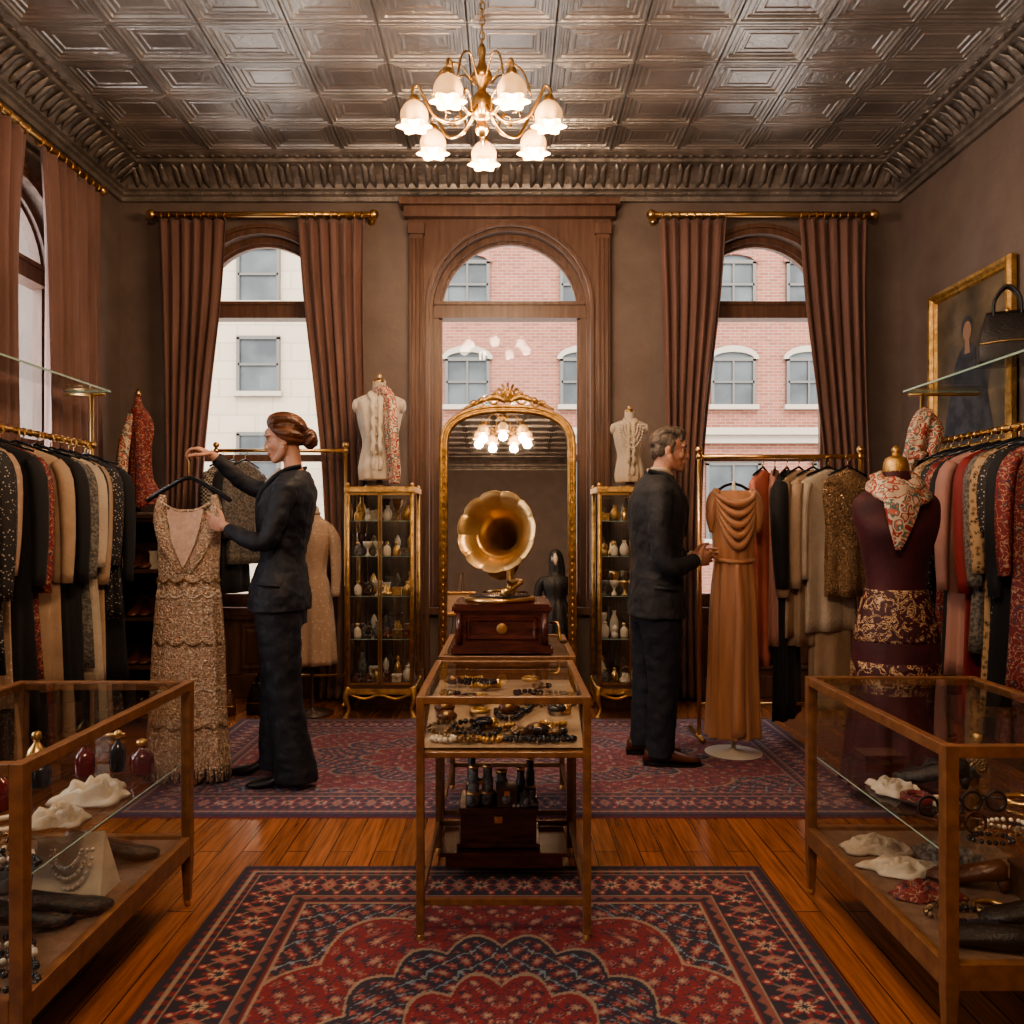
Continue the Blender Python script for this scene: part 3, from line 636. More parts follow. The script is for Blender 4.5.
for i in range(6): beads(mb,(x0+.08+.072*i,y0+.055,slope(y0+.055)+.002),.034,.018,(PEARL,BEADS,GOLD,JET,JET,JET)[i],.009,13)
mb.obj('jewelry_assortment')
mb=MB(); zs_=.113
mb.box(-.165,.105,2.83,3.02,zs_,zs_+.135,MAHOG); mb.box(-.178,.118,2.82,3.03,zs_+.004,zs_+.02,MAHOG); mb.box(-.172,.112,2.824,3.026,zs_+.12,zs_+.142,MAHOG); mb.box(-.045,-.015,2.82,2.83,zs_+.09,zs_+.115,BRASS)
mb.obj('mahogany_chest',bevel=.003)
mb=MB(); z=zs_+.143
for (x,y,h,r) in ((-.12,2.87,.13,.026),(-.07,2.88,.13,.026),(-.02,2.92,.10,.03),(.05,2.88,.12,.022),(.085,2.93,.14,.02),(-.13,2.96,.15,.022)):
    mb.lathe([(r,0),(r,h*.3),(r*.75,h*.35),(r*.8,h*.7),(r*.6,h*.75),(r*.65,h)],(x,y,z),GREY if r>.023 else LEATH,n=14); mb.lathe([(r*.7,h),(r*.75,h+.006),(r*.6,h+.01)],(x,y,z),BRASS,n=14); mb.lathe([(r*1.05,h*.3),(r*1.08,h*.33),(r*1.02,h*.36)],(x,y,z),BRASS,n=14)
jbox(mb,(.0,2.86,z),.07,.05,.06,DWOOD); mb.ell((.0,2.832,z+.03),(.018,.01,.018),GREY); scarfpile(mb,(.07,2.86,z),.04,.03,.06,GREY,4)
mb.tube([(-.12,2.87,z+.08),(-.07,2.88,z+.08)],.012,BRASS,n=8); beads(mb,(.04,2.85,z),.03,.015,PEARL,.006,12)
mb.obj('opera_glasses_collection')
mb=ctable('t',-.27,.272,3.14,3.80,.742,.15)
mb.box(-.262,.264,3.15,3.79,.60,.730,OAK)
mb.obj('gramophone_table',bevel=.0025)
mb=MB(); gx0,gx1,gy0,gy1=-.205,.165,3.22,3.58; g0=.743
for (e,a,b) in ((.02,0,.022),(.01,.022,.034),(.0,.034,.160),(.008,.160,.17),(.016,.17,.186),(.004,.186,.196)): mb.box(gx0-e,gx1+e,gy0-e,gy1+e,g0+a,g0+b,MAHOG)
for x in (gx0+.012,gx1-.012): mb.tube([(x,gy0-.006,g0+.035),(x,gy0-.006,g0+.16)],.014,MAHOG,n=10)
R=[[(gx0+.04+o,gy0-d,g0+.05+o),(gx1-.04-o,gy0-d,g0+.05+o),(gx1-.04-o,gy0-d,g0+.145-o),(gx0+.04+o,gy0-d,g0+.145-o)] for o,d in ((0,0),(.006,.007),(.014,.007),(.02,.001))]
mb.rings(R,MAHOG,False,True)
old=mb.M; mb.M=Matrix.Translation((-.02,gy0-.004,g0+.098))@Matrix.Rotation(pi/2,4,'X'); mb.lathe([(.022,0),(.020,.005),(.016,.003),(.010,.006),(.002,.006)],(0,0,0),BRASS,n=20); mb.M=old
zt2=g0+.196
mb.lathe([(.145,0),(.15,.006),(.15,.016),(.14,.02)],(-.03,3.38,zt2),BRASS,n=36); mb.lathe([(.132,.021),(.13,.024),(.03,.024)],(-.03,3.38,zt2),JET,n=36); mb.lathe([(.006,.02),(.006,.035)],(-.03,3.38,zt2),BRASS,n=8)
mb.tube([(gx1+.016,3.4,g0+.1),(gx1+.05,3.4,g0+.1),(gx1+.055,3.38,g0+.08),(gx1+.055,3.33,g0+.03)],.006,BRASS,n=8); mb.ell((gx1+.07,3.33,g0+.03),(.018,.009,.009),DWOOD)
mb.tube([(.02,3.54,zt2),(.02,3.54,zt2+.06),(.015,3.52,zt2+.08)],[.02,.014,.016],BRASS,n=12,sub=3)
mb.tube([(.015,3.52,zt2+.07),(.06,3.46,zt2+.075),(.04,3.38,zt2+.06),(.0,3.34,zt2+.04)],[.013,.011,.009,.008],BRASS,n=10,sub=4)
mb.ell((-.005,3.335,zt2+.038),(.022,.012,.022),BRASS)
path=[(.015,3.53,zt2+.07,.016),(.016,3.575,zt2+.12,.019),(.022,3.57,zt2+.19,.027),(.010,3.50,zt2+.242,.040),(-.010,3.42,zt2+.268,.058),(-.024,3.36,zt2+.280,.082),(-.034,3.325,zt2+.287,.112),(-.042,3.300,zt2+.291,.145),(-.046,3.292,zt2+.293,.170)]
Q=cr(path,6); R=[]; N_=len(Q); u=V(1,0,0)
for i,q in enumerate(Q):
    p=V(*q[:3]); a=V(*Q[max(i-1,0)][:3]); b=V(*Q[min(i+1,N_-1)][:3]); T=(b-a).normalized()
    if i>N_-16: T=V(-.34,-1,.16).normalized()
    u=(u-T*u.dot(T)).normalized(); w=T.cross(u); s_=max(0,(i/N_-.5)/.5); ring=[]
    for j in range(132):
        a_=2*pi*j/132; c8=abs(math.cos(5.5*a_)); rr=q[3]*(1-.035*s_*(1-c8)**2)
        ring.append(p+u*math.cos(a_)*rr+w*math.sin(a_)*rr+T*(.008*s_*(c8**.5-1)))
    R.append(ring)
mb.rings(R,HORN,True,False)
mb.tube([R[-1][j] for j in range(0,132,2)],.0028,HORN,n=6,loop=True)
mb.obj('gramophone')

# ------------------------------------------------------------------ standing mirror (leans back)
mb=MB(); mc=.005
mpM=lambda a,z,d:(a,d,z)
mb.M=Matrix.Translation((0,5.22,0.0))@Matrix.Rotation(math.radians(-4.2),4,'X')
hw=.45; sp=1.80; EX=2.5
arch_band(mb,mpM,mc,hw-.045,hw,.10,sp,-.02,.02,GOLD,ry0=.225,ry1=.27,n=28,ex=EX)
for (r,ry,t) in ((hw-.010,.260,.014),(hw-.040,.230,.011),(hw-.026,.244,.009)):
    P=arch_pts(mc,r,.10,sp,28,ry,EX); mb.tube([(a,-.022,z) for a,z in P],t,GOLD,n=8)
P=arch_pts(mc,hw-.045,.10,sp,28,.225,EX)
for z in np.arange(.15,sp,.045):
    for s in (-1,1): mb.ell((mc+s*(hw-.026),-.032,z),(.008,.007,.015),GOLD,nu=6,nv=4)
A=P; mb.add([(mc,-.004,1.0)]+[(a,-.004,z) for a,z in A],[(0,i+1,i+2) for i in range(len(A)-1)]+[(0,len(A),1)],MIRR)
mb.box(mc-hw-.02,mc+hw+.02,-.04,.03,.0,.12,GOLD); mb.box(mc-hw,mc+hw,.006,.02,.05,sp,DWOOD)
zc=sp+.27
def scr(cx,cz,r,turn,a0,s,t=.012):
    pts=[];rad=[]
    for k in range(22):
        f=k/21; a=a0+s*turn*f; rr=r*(1-.82*f); pts.append((mc+s*cx+rr*math.cos(a),-.03,zc+cz+rr*math.sin(a))); rad.append(t*(1-.5*f))
    mb.tube(pts,rad,GOLD,n=7)
for s in (-1,1):
    scr(.10,.035,.045,7,pi/2,s); scr(.19,.005,.035,6,pi/2,s); scr(.05,.085,.035,6,-pi/2,s,.010)
    mb.tube([(mc+s*.01,-.03,zc+.02),(mc+s*.08,-.035,zc+.05),(mc+s*.16,-.03,zc+.03),(mc+s*.24,-.03,zc-.005),(mc+s*.31,-.03,zc-.035)],[.018,.022,.017,.014,.006],GOLD,n=8,sub=4)
    for k in range(5): mb.ell((mc+s*(.03+.05*k),-.04,zc+.075-.016*k),(.018,.012,.026),GOLD,R=Matrix.Rotation(-s*.5*(1+k*.3),3,'Y'),nu=8,nv=6)
mb.ell((mc,-.04,zc+.055),(.035,.02,.045),GOLD)
for k in range(7):
    a=pi*k/6; mb.tube([(mc,-.04,zc+.06),(mc+.075*math.cos(a),-.04,zc+.07+.075*math.sin(a))],[.012,.007],GOLD,n=6)
mb.ell((mc,-.05,zc+.055),(.02,.02,.022),GOLD)
mb.obj('standing_mirror')

# ------------------------------------------------------------------ vitrines
def vitrine(cx,cy,seed):
    mb=MB(); w,d=.208,.18; z0,z1=.20,1.50; rs=random.Random(seed)
    for sx in (-1,1):
        for sy in (-1,1):
            x,y=cx+sx*w,cy+sy*d
            mb.tube([(x,y,z0),(x,y,z1)],.013,GOLD,n=8)
            mb.tube([(x,y,.21),(x+sx*.015,y+sy*.012,.14),(x-sx*.005,y,.07),(x+sx*.012,y+sy*.01,.015)],[.022,.02,.011,.014],GOLD,n=8,sub=4)
            mb.ell((x+sx*.012,y+sy*.01,.014),(.02,.02,.013),GOLD,nu=8,nv=5); mb.ell((x,y,z1+.025),.014,BRASS,nu=8,nv=6)
    mb.box(cx-w-.02,cx+w+.02,cy-d-.02,cy+d+.02,z0-.035,z0,GOLD); mb.box(cx-w-.01,cx+w+.01,cy-d-.01,cy+d+.01,z0,z0+.025,DWOOD)
    mb.box(cx-w-.02,cx+w+.02,cy-d-.02,cy+d+.02,z1-.022,z1+.012,GOLD)
    mb.tube([(cx-w,cy-d-.01,z0-.03),(cx-w*.5,cy-d-.01,z0-.065),(cx,cy-d-.01,z0-.04),(cx+w*.5,cy-d-.01,z0-.065),(cx+w,cy-d-.01,z0-.03)],.010,GOLD,n=6,sub=4)
    for sx in (-.5,.5):
        for q in (-1,1): mb.box(cx+sx*w*1.0+q*w*.46-.005,cx+sx*w*1.0+q*w*.46+.005,cy-d-.008,cy-d+.002,z0+.02,z1-.02,BRASS)
    for zz in (z0+.03,z1-.035): mb.box(cx-w,cx+w,cy-d-.008,cy-d+.002,zz-.008,zz+.008,BRASS)
    mb.ell((cx+.022,cy-d-.012,.86),.010,BRASS,nu=8,nv=6)
    for P in ([(cx-w,cy-d,z0),(cx+w,cy-d,z0),(cx+w,cy-d,z1),(cx-w,cy-d,z1)],[(cx-w,cy-d,z0),(cx-w,cy+d,z0),(cx-w,cy+d,z1),(cx-w,cy-d,z1)],[(cx+w,cy-d,z0),(cx+w,cy+d,z0),(cx+w,cy+d,z1),(cx+w,cy-d,z1)],[(cx-w,cy+d,z0),(cx+w,cy+d,z0),(cx+w,cy+d,z1),(cx-w,cy+d,z1)]): mb.add(P,[(0,1,2,3)],VGLASS)
    lv=[.226,.52,.80,1.06,1.29]
    for z in lv[1:]:
        mb.box(cx-w+.01,cx+w-.01,cy-d+.01,cy+d-.01,z-.004,z,GLASS)
        mb.box(cx-w+.01,cx+w-.01,cy-d+.008,cy-d+.010,z-.004,z,GEDGE)
    mb.obj('glass_vitrine')
    mb=MB()
    for z in lv:
        for row,(yy,n) in enumerate(((cy-.08,6),(cy+.07,5))):
            for i in range(n):
                x=cx-w+.045+(2*w-.09)*i/(n-1); y=yy+rs.uniform(-.02,.02); q=rs.randrange(7); m=rs.choice([PEARL,BRASS,MAHOG,IVORY,CREAM,BEADS,GREY,BLEATH,PEARL,GOLD]); g=.85+.5*row
                if q==0: bottle(mb,(x,y,z+.001),.11*g,.024,m)
                elif q==1: jbox(mb,(x,y,z+.001),.055,.05,.045*g,m)
                elif q==2: mb.lathe([(.022,0),(.008,.015),(.008,.05*g),(.03,.08*g),(.034,.11*g)],(x,y,z+.001),m,n=12,sub=2)
                elif q==3: mb.lathe([(.02,0),(.03,.03*g),(.028,.07*g),(.012,.10*g),(.016,.12*g)],(x,y,z+.001),m,n=12,sub=2)
                elif q==4: scarfpile(mb,(x,y,z+.001),.035,.035,.08*g,m,i)
                elif q==5: ring3(mb,(x,y,z+.001),.032,m,.007,'x')
                else: mb.lathe([(.018,0),(.024,.02),(.014,.04),(.022,.065*g),(.010,.09*g),(.002,.10*g)],(x,y,z+.001),m,n=10,sub=2)
    mb.obj('curio_collection')
vitrine(-.825,5.38,3); vitrine(.81,5.38,4)

# ------------------------------------------------------------------ mannequins
def bust(name,cx,cy,z0,s,m,scarf=None,pearls=False,neckm=IVORY,yaw=0):
    mb=MB(); mb.lathe([(.10*s,0),(.10*s,.012),(.03,.02),(.018,.05),(.018,.12)],(cx,cy,z0),DWOOD,n=20)
    K=[(.05,.125,.085,.07),(.12,.135,.10,.06),(.22,.120,.09,.05),(.30,.110,.085,.03),(.40,.130,.105,.04),(.48,.145,.115,.04),(.55,.165,.10,.03),(.59,.155,.08,.02),(.62,.09,.06,0)]
    mb.hl([(z0+q[0]*s,cx,cy,q[1]*s,q[2]*s,q[3]) for q in K],m,sub=4,n=60,k=11,k2=17,yaw=yaw)
    for sx in (-1,1): mb.ell((cx+sx*.15*s,cy,z0+.545*s),(.03*s,.06*s,.05*s),m)
    mb.hl([(z0+q[0]*s,cx,cy,q[1]*s,q[2]*s,0) for q in ((.59,.07,.06),(.64,.048,.048),(.70,.044,.044))],neckm,sub=3,n=20)
    mb.lathe([(.046*s,0),(.04*s,.02*s),(.012*s,.03*s),(.016*s,.05*s),(.004*s,.065*s)],(cx,cy,z0+.70*s),BRASS,n=16,sub=2)
    for sx in (-1,1):
        mb.tube([(cx+sx*.05*s,cy-.02*s,z0+.64*s),(cx+sx*.045*s,cy-.07*s,z0+.61*s),(cx+sx*.02*s,cy-.10*s,z0+.57*s),(cx+sx*.05*s,cy-.10*s,z0+.52*s)],[.014*s,.024*s,.022*s,.006*s],m,n=10,sub=3,flat=.5)
        mb.tube([(cx+sx*(.018+.008*(k%2))*s,cy-(.115-.02*(abs(k-4)>3))*s,z0+(.56-.045*k)*s) for k in range(11)],[.014*s,.018*s]*5+[.014*s],m,n=8,sub=3)
    for k in range(7): mb.ell((cx,cy-.128*s,z0+(.52-.06*k)*s),.007*s,PEARL,nu=8,nv=6)
    if scarf:
        mb.tube([(cx-.06*s,cy+.03,z0+.62*s),(cx+.02*s,cy-.06,z0+.63*s),(cx+.08*s,cy-.10,z0+.56*s),(cx+.10*s,cy-.14,z0+.38*s),(cx+.115*s,cy-.14,z0+.15*s),(cx+.12*s,cy-.13,z0+.02*s)],[.03*s,.045*s,.055*s,.055*s,.052*s,.045*s],scarf,n=24,sub=5,k=5,amp=.18,flat=.6,up=(0,1,0))
    if pearls:
        for r in (.06,.085,.11):
            for k in range(22):
                a=pi+pi*k/21; mb.ell((cx+r*math.cos(a)*s,cy-.12*s,z0+(.57+1.9*r*math.sin(a))*s),.007,PEARL,nu=6,nv=5)
    return mb.obj(name)
bust('blouse_mannequin_bust',-.855,5.36,1.514,1.0,CREAM,scarf=SCARF)
bust('blouse_mannequin_bust',.82,5.36,1.514,.72,IVORY,pearls=True)
mb=MB(); cx,cy=1.76,3.62
mb.hl([(1.50,cx,cy,.055,.055),(1.45,cx,cy,.075,.062),(1.415,cx,cy,.13,.08),(1.375,cx,cy,.186,.095),(1.31,cx,cy,.196,.105),(1.23,cx,cy-.01,.176,.125),(1.12,cx,cy,.148,.108),(1.0,cx,cy,.128,.10),(.93,cx,cy,.135,.10)],VELV,sub=5,n=40)
mb.hl([(.97,cx,cy,.136,.104),(.90,cx,cy,.155,.12),(.82,cx,cy,.178,.135),(.74,cx,cy,.188,.145)],VPAT,sub=5,n=48)
mb.hl([(.75,cx,cy,.186,.142,.0),(.66,cx,cy,.19,.15,.01),(.62,cx,cy,.19,.15,.01)],VELV,sub=4,n=64,k=11)
mb.hl([(.65,cx,cy,.192,.153,.01),(.55,cx,cy,.197,.156,.02)],VPAT,sub=3,n=64,k=11)
mb.hl([(.56,cx,cy,.194,.154,.02),(.45,cx,cy,.20,.16,.03),(.2,cx,cy,.22,.18,.06),(.10,cx,cy,.235,.19,.08)],VELV,sub=5,n=64,k=11)
mb.lathe([(.055,1.49),(.055,1.52),(.045,1.56),(.015,1.575),(.02,1.60),(.004,1.62)],(cx,cy,0),GOLD,n=18,sub=2)
mb.lathe([(.17,.001),(.17,.015),(.03,.03),(.018,.05),(.018,.3)],(cx,cy,0),DWOOD,n=28)
P=[(cx+.080*math.cos(a),cy-.01+.080*math.sin(a),1.450+.03*math.sin(a)+.008*math.sin(5*a)) for a in [2*pi*k/20 for k in range(20)]]
mb.tube(P,.036,SCARF,n=14,loop=True,k=5,amp=.15)
P=[(cx+.10*math.cos(a),cy-.02+.10*math.sin(a),1.41+.045*math.sin(a)) for a in [2*pi*k/20 for k in range(20)]]
mb.tube(P,.034,SCARF,n=14,loop=True,k=4,amp=.2)
mb.tube([(cx-.03,cy-.11,1.42),(cx-.045,cy-.145,1.34),(cx-.055,cy-.155,1.25),(cx-.065,cy-.155,1.15)],[.085,.075,.05,.012],SCARF,n=20,sub=5,flat=.35,up=(0,1,0),k=6,amp=.15)
mb.obj('velvet_dress_mannequin')
mb=MB(); cx,cy=1.245,4.40
mb.lathe([(.155,.001),(.155,.012),(.02,.022),(.012,.04),(.012,1.50)],(cx,cy,.0),WHITE,n=28)
mb.hl([(1.45,cx,cy,.085,.03,.0),(1.42,cx,cy,.118,.045,.01),(1.32,cx,cy,.122,.075,.02),(1.18,cx,cy,.114,.08,.03),(1.05,cx,cy,.104,.072,.05),(.95,cx,cy,.113,.08,.06),(.80,cx,cy,.122,.088,.07),(.5,cx,cy,.128,.092,.09),(.2,cx,cy,.136,.098,.11),(.10,cx,cy,.140,.10,.12)],SATIN,sub=5,n=72,k=11,k2=17)
for k,h in enumerate((.07,.12,.17,.22,.27)):
    zz=1.445-.008*k; mb.tube([(cx-.112,cy-.02,zz),(cx-.088,cy-.062,zz-h*.5),(cx-.045,cy-.088,zz-h*.86),(cx,cy-.096,zz-h),(cx+.045,cy-.088,zz-h*.86),(cx+.088,cy-.062,zz-h*.5),(cx+.112,cy-.02,zz)],[.008,.014,.018,.021,.018,.014,.008],SATIN,n=10,sub=5)
for sx in (-1,1):
    mb.tube([(cx+sx*.085,cy,1.45),(cx+sx*.118,cy-.01,1.40),(cx+sx*.128,cy-.02,1.30),(cx+sx*.126,cy-.02,1.22)],[.022,.030,.028,.010],SATIN,n=12,sub=4,k=4,amp=.12)
mb.tube([(cx-.10,cy-.04,1.07),(cx,cy-.082,1.06),(cx+.10,cy-.04,1.07)],.012,SATIN,n=8,sub=5)
mb.tube([(cx,cy-.075,1.06),(cx+.01,cy-.09,.8),(cx+.0,cy-.10,.4),(cx+.0,cy-.10,.12)],[.020,.026,.032,.036],SATIN,n=14,sub=5,k=4,amp=.2,flat=.5,up=(0,1,0))
mb.tube([(cx-.12,cy,1.43),(cx,cy,1.49),(cx+.12,cy,1.43)],.008,JET,n=8,sub=3)
mb.obj('satin_gown_on_stand')
def dress_form(name,cx,cy,m,sl=True,zt=1.38,zh=.34,yaw=0,base=DWOOD,w=1.,wig=None):
    mb=MB(); mb.lathe([(.14,.001),(.14,.014),(.02,.024),(.012,.05),(.012,zt+.05)],(cx,cy,0),base,n=28)
    K=[(zt,.05,.045,0),(zt-.04,.09,.06,0),(zt-.08,.15,.08,.01),(zt-.2,.145,.105,.02),(zt-.38,.108,.085,.03),(zt-.5,.14,.11,.05),(zt-.75,.175,.14,.07),(zh,.19,.16,.09)]
    mb.hl([(q[0],cx,cy,q[1]*w,q[2]*w,q[3]) for q in K],m,sub=5,n=60,k=10,k2=15,yaw=yaw)
    if sl:
        for sx in (-1,1): mb.tube([(cx+sx*.11*w,cy,zt-.09),(cx+sx*.17*w,cy,zt-.18),(cx+sx*.19*w,cy-.02,zt-.36),(cx+sx*.195*w,cy-.05,zt-.55)],[.045*w,.048*w,.04*w,.03*w],m,n=14,sub=5,k=5,amp=.06)
    if wig:
        mb.hl([(zt-.02,cx,cy,.045,.045),(zt+.08,cx,cy,.042,.045),(zt+.12,cx,cy,.055,.07),(zt+.20,cx,cy,.072,.09),(zt+.28,cx,cy,.06,.075),(zt+.31,cx,cy,.02,.03)],IVORY,sub=3,n=20)
        mb.hl([(zt-.10,cx+.03,cy-.03,.10,.07,.08),(zt+.05,cx+.02,cy-.03,.11,.09,.08),(zt+.2,cx+.01,cy-.02,.10,.10,.06),(zt+.30,cx,cy-.01,.075,.085,.04),(zt+.345,cx,cy,.02,.03,0)],wig,sub=4,n=40,k=9,k2=13)
    else:
        mb.lathe([(.05,0),(.042,.05),(.015,.06),(.02,.08),(.004,.10)],(cx,cy,zt-.005),IVORY,n=16)
    mb.lathe([(.05,-.01),(.058,.0),(.05,.01)],(cx,cy,zt),m,n=16)
    return mb.obj(name)
dress_form('lace_dress_mannequin',-1.30,5.34,LACE,zt=1.34,w=.85)
dress_form('fur_coat_mannequin',.70,-.9,FUR,zt=1.50,zh=.3,w=1.35,wig=FUR)
mb=MB(); ex,ey=-.66,-.8
for (a,b) in (((ex-.2,ey+.05,.0),(ex-.03,ey-.03,1.5)),((ex+.2,ey+.05,.0),(ex+.03,ey-.03,1.5)),((ex,ey-.5,.0),(ex,ey-.04,1.48))): mb.tube([a,b],.014,DWOOD,n=8)
mb.box(ex-.25,ex+.25,ey,ey+.06,.86,.885,DWOOD)
R=[[(ex-.22+o,ey+.02+d,.89+o),(ex+.22-o,ey+.02+d,.89+o),(ex+.22-o,ey+.02+d,1.22-o),(ex-.22+o,ey+.02+d,1.22-o)] for o,d in ((0,0),(0,.025),(.015,.035),(.03,.02),(.04,.012))]
mb.rings(R,GOLD,False,False); mb.add(R[-1],[(0,1,2,3)],PLINEN); mb.add(R[0],[(0,1,2,3)],DWOOD)
mb.obj('picture_easel')

# ------------------------------------------------------------------ racks & garments
def garment(mb,cx,cy,zt,w,L,m,yaw=0,sl=.55,flare=1.,thick=.045,k=7,ph=0,m2=None):
    old=mb.M; mb.M=Matrix.Translation((cx,cy,0))@Matrix.Rotation(yaw,4,'Z')
    K=[(zt+.005,.035,.02,0),(zt-.025,w*.28,.03,0),(zt-.065,w*.47,thick*.75,.01),(zt-.15,w*.5,thick,.04),(zt-.15-.3*(L-.15),w*.44,thick,.08),(zt-L*.7,w*.47*flare,thick*1.1,.12),(zt-L,w*.5*flare,thick*1.2,.15)]
    mb.hl([(q[0],0,0,q[1],q[2],q[3]) for q in K],m,sub=3,n=52,k=k,k2=k*2-3,ph=ph)
    if sl:
        for s in (-1,1):
            mb.tube([(s*w*.42,0,zt-.08),(s*w*.53,-.008,zt-.17),(s*w*.57,-.02,zt-.17-sl*.5),(s*w*.56,-.03,zt-.12-sl)],[.04,.048,.042,.034],m2 or m,n=12,sub=3,k=4,amp=.08,flat=.8)
    mb.tube([(-w*.40,0,zt-.03),(0,0,zt+.025),(w*.40,0,zt-.03)],.007,JET,n=6)
    P=[(0,0,zt+.02),(0,0,zt+.05)]+[(.018*math.sin(a)*1,0,zt+.068+.018*(-math.cos(a))) for a in (.6,1.6,2.6,3.6,4.4)]
    mb.tube(P,.003,BRASS,n=5)
    mb.M=old
def wallrack(side,ys,mats,seed,Ls):
    s=-1 if side=='l' else 1; X=s*2.46; rs=random.Random(seed); xe=s*(2.62 if side=='l' else 2.80)
    mb=MB(); y0,y1=3.0,4.74; zb_=1.735
    mb.tube([(X,y0,zb_),(X,y1,zb_)],.016,BRASS,n=10)
    for y in np.arange(y0+.05,y1,.06): mb.ell((X,float(y),zb_),(.021,.008,.021),BRASS,nu=8,nv=4)
    for y in (y0,y1):
        mb.tube([(X,y,.02),(X,y,2.04)],.013,BRASS,n=8); mb.tube([(X-.2,y,.018),(X+.2,y,.018)],.014,BRASS,n=8)
        mb.tube([(X-s*.08,y,2.035),(xe,y,2.035)],.010,BRASS,n=8)
        mb.ell((X,y,zb_),.026,BRASS)
    xa,xb=sorted((X-s*.10,xe))
    mb.box(xa,xb,y0-.02,y1+.02,2.050,2.060,GLASS); mb.box(min(X-s*.10,X-s*.104),max(X-s*.10,X-s*.104),y0-.02,y1+.02,2.050,2.060,GEDGE)
    mb.box(xa,xb,y0-.022,y0-.018,2.05,2.06,GEDGE); mb.box(xa,xb,y1+.018,y1+.022,2.05,2.06,GEDGE)
    mb.obj('brass_clothing_rack')
    mb=MB()
    for i,y in enumerate(ys):
        garment(mb,X-s*.02+rs.uniform(-.02,.02),y,zb_-.085,rs.uniform(.35,.45),Ls[i%len(Ls)]+rs.uniform(-.04,.04),mats[i%len(mats)],yaw=rs.uniform(-.30,.30),sl=rs.choice([.5,.56,.6,0.3]),thick=rs.uniform(.034,.046),k=rs.choice([5,6,7,8]),ph=rs.random()*6,flare=rs.uniform(.85,1.08))
    mb.obj('hanging_garments')
ys=list(np.arange(3.12,4.70,.083))
wallrack('l',ys,[BLACK,IVORY,BLACK,BEIGE,BWDOT,IVORY,BLACK,LACE,BLACK,REDPAT,BEIGE,BEIGE,BLACK,BLACK,GREY,IVORY,BLACK,BEIGE,BWDOT,BLACK],11,[1.2,1.3,1.1,1.25,.95,1.3,1.05])
wallrack('r',ys,[BLACK,BWDOT,ROSE,BLACK,RED,REDPAT,BLACK,BWDOT,LEOP,GREY,RED,ROSE,BLACK,REDPAT,BWDOT,LEOP,BEIGE,BLACK,GREY],12,[1.25,1.1,1.3,1.0,1.28,1.15])
def freerack(name,x0,x1,y,zb_):
    mb=MB(); mb.tube([(x0,y,zb_),(x1,y,zb_)],.013,BRASS,n=10)
    for x in (x0,x1):
        mb.tube([(x,y,.03),(x,y,zb_+.03)],.012,BRASS,n=8); mb.tube([(x,y-.10,.030),(x,y+.22,.030)],.014,BRASS,n=8); mb.ell((x,y,zb_+.04),.022,BRASS); mb.ell((x,y,zb_),.02,BRASS)
    mb.tube([(x0,y,.22),(x1,y,.22)],.009,BRASS,n=8)
    mb.obj(name)
freerack('brass_clothing_rack',1.12,2.06,4.66,1.66)
mb=MB(); zt=1.575
garment(mb,1.49,4.66,zt,.36,1.12,CORAL,yaw=.9,sl=0,thick=.05)
garment(mb,1.56,4.66,zt,.34,1.0,ROSE,yaw=1.2,sl=0,thick=.04)
garment(mb,1.63,4.66,zt,.40,1.42,BLACK,yaw=1.0,sl=.55,thick=.045)
garment(mb,1.70,4.66,zt,.42,.95,BEIGE,yaw=.75,sl=.6,thick=.05)
garment(mb,1.78,4.65,zt,.40,1.0,BEIGE,yaw=.65,sl=.55,thick=.045)
garment(mb,1.86,4.63,zt,.42,.92,IVORY,yaw=.45,sl=.5,thick=.06)
garment(mb,1.95,4.58,zt,.34,.72,BEADS,yaw=.35,sl=0,thick=.06)
mb.hl([(.75,1.88,4.64,.15,.06,.05),(.4,1.88,4.64,.15,.06,.08),(.2,1.88,4.64,.14,.055,.1)],BEIGE,sub=4,n=40,k=7,yaw=.4)
for r in (.05,.08,.11,.14):
    for k in range(18):
        a=pi+pi*k/17; mb.ell((1.93+r*math.cos(a),4.50,1.5+2.6*r*math.sin(a)),.008,BEADS,nu=6,nv=5)
mb.obj('hanging_garments')
freerack('brass_clothing_rack',-2.02,-1.12,5.56,1.78)
mb=MB(); garment(mb,-1.98,5.56,1.695,.30,.8,CHECK,yaw=1.2,sl=.4); garment(mb,-1.90,5.56,1.695,.30,.9,BLACK,yaw=1.2,sl=.4); garment(mb,-1.82,5.56,1.695,.30,.7,GREY,yaw=1.0,sl=.4); mb.obj('hanging_garments')

def handbag(cx,cy,z,w,h,d,m,yaw=0,name='handbag'):
    mb=MB(); mb.M=Matrix.Translation((cx,cy,z))@Matrix.Rotation(yaw,4,'Z')
    R=[]
    for q,(ww,dd) in ((0,(.96,.9)),(.08,(1,1)),(.35,(1.0,1)),(.7,(.86,.7)),(.92,(.72,.4)),(1,(.68,.3))):
        ring=[]
        for k in range(28):
            t=2*pi*k/28; C=math.cos(t);S=math.sin(t); C=math.copysign(abs(C)**.5,C);S=math.copysign(abs(S)**.5,S)
            ring.append((w/2*ww*C,d/2*dd*S,h*q+.002))
        R.append(ring)
    mb.rings(R,m)
    for s in (-1,1): mb.tube([(-w*.22,s*d*.14,h*.93),(-w*.2,s*d*.16,h*1.25),(0,s*d*.16,h*1.48),(w*.2,s*d*.16,h*1.25),(w*.22,s*d*.14,h*.93)],.008,m,n=8,sub=5)
    mb.tube([(-w*.34,0,h),(w*.34,0,h)],.009,BRASS,n=8); mb.ell((0,-d*.12,h*1.02),.012,BRASS); mb.tube([(-w*.45,-d*.46,h*.4),(0,-d*.52,h*.42),(w*.45,-d*.46,h*.4)],.004,BRASS,n=6,sub=3)
    mb.obj(name)
handbag(2.52,4.03,2.062,.27,.27,.15,LEATH,yaw=-.5)
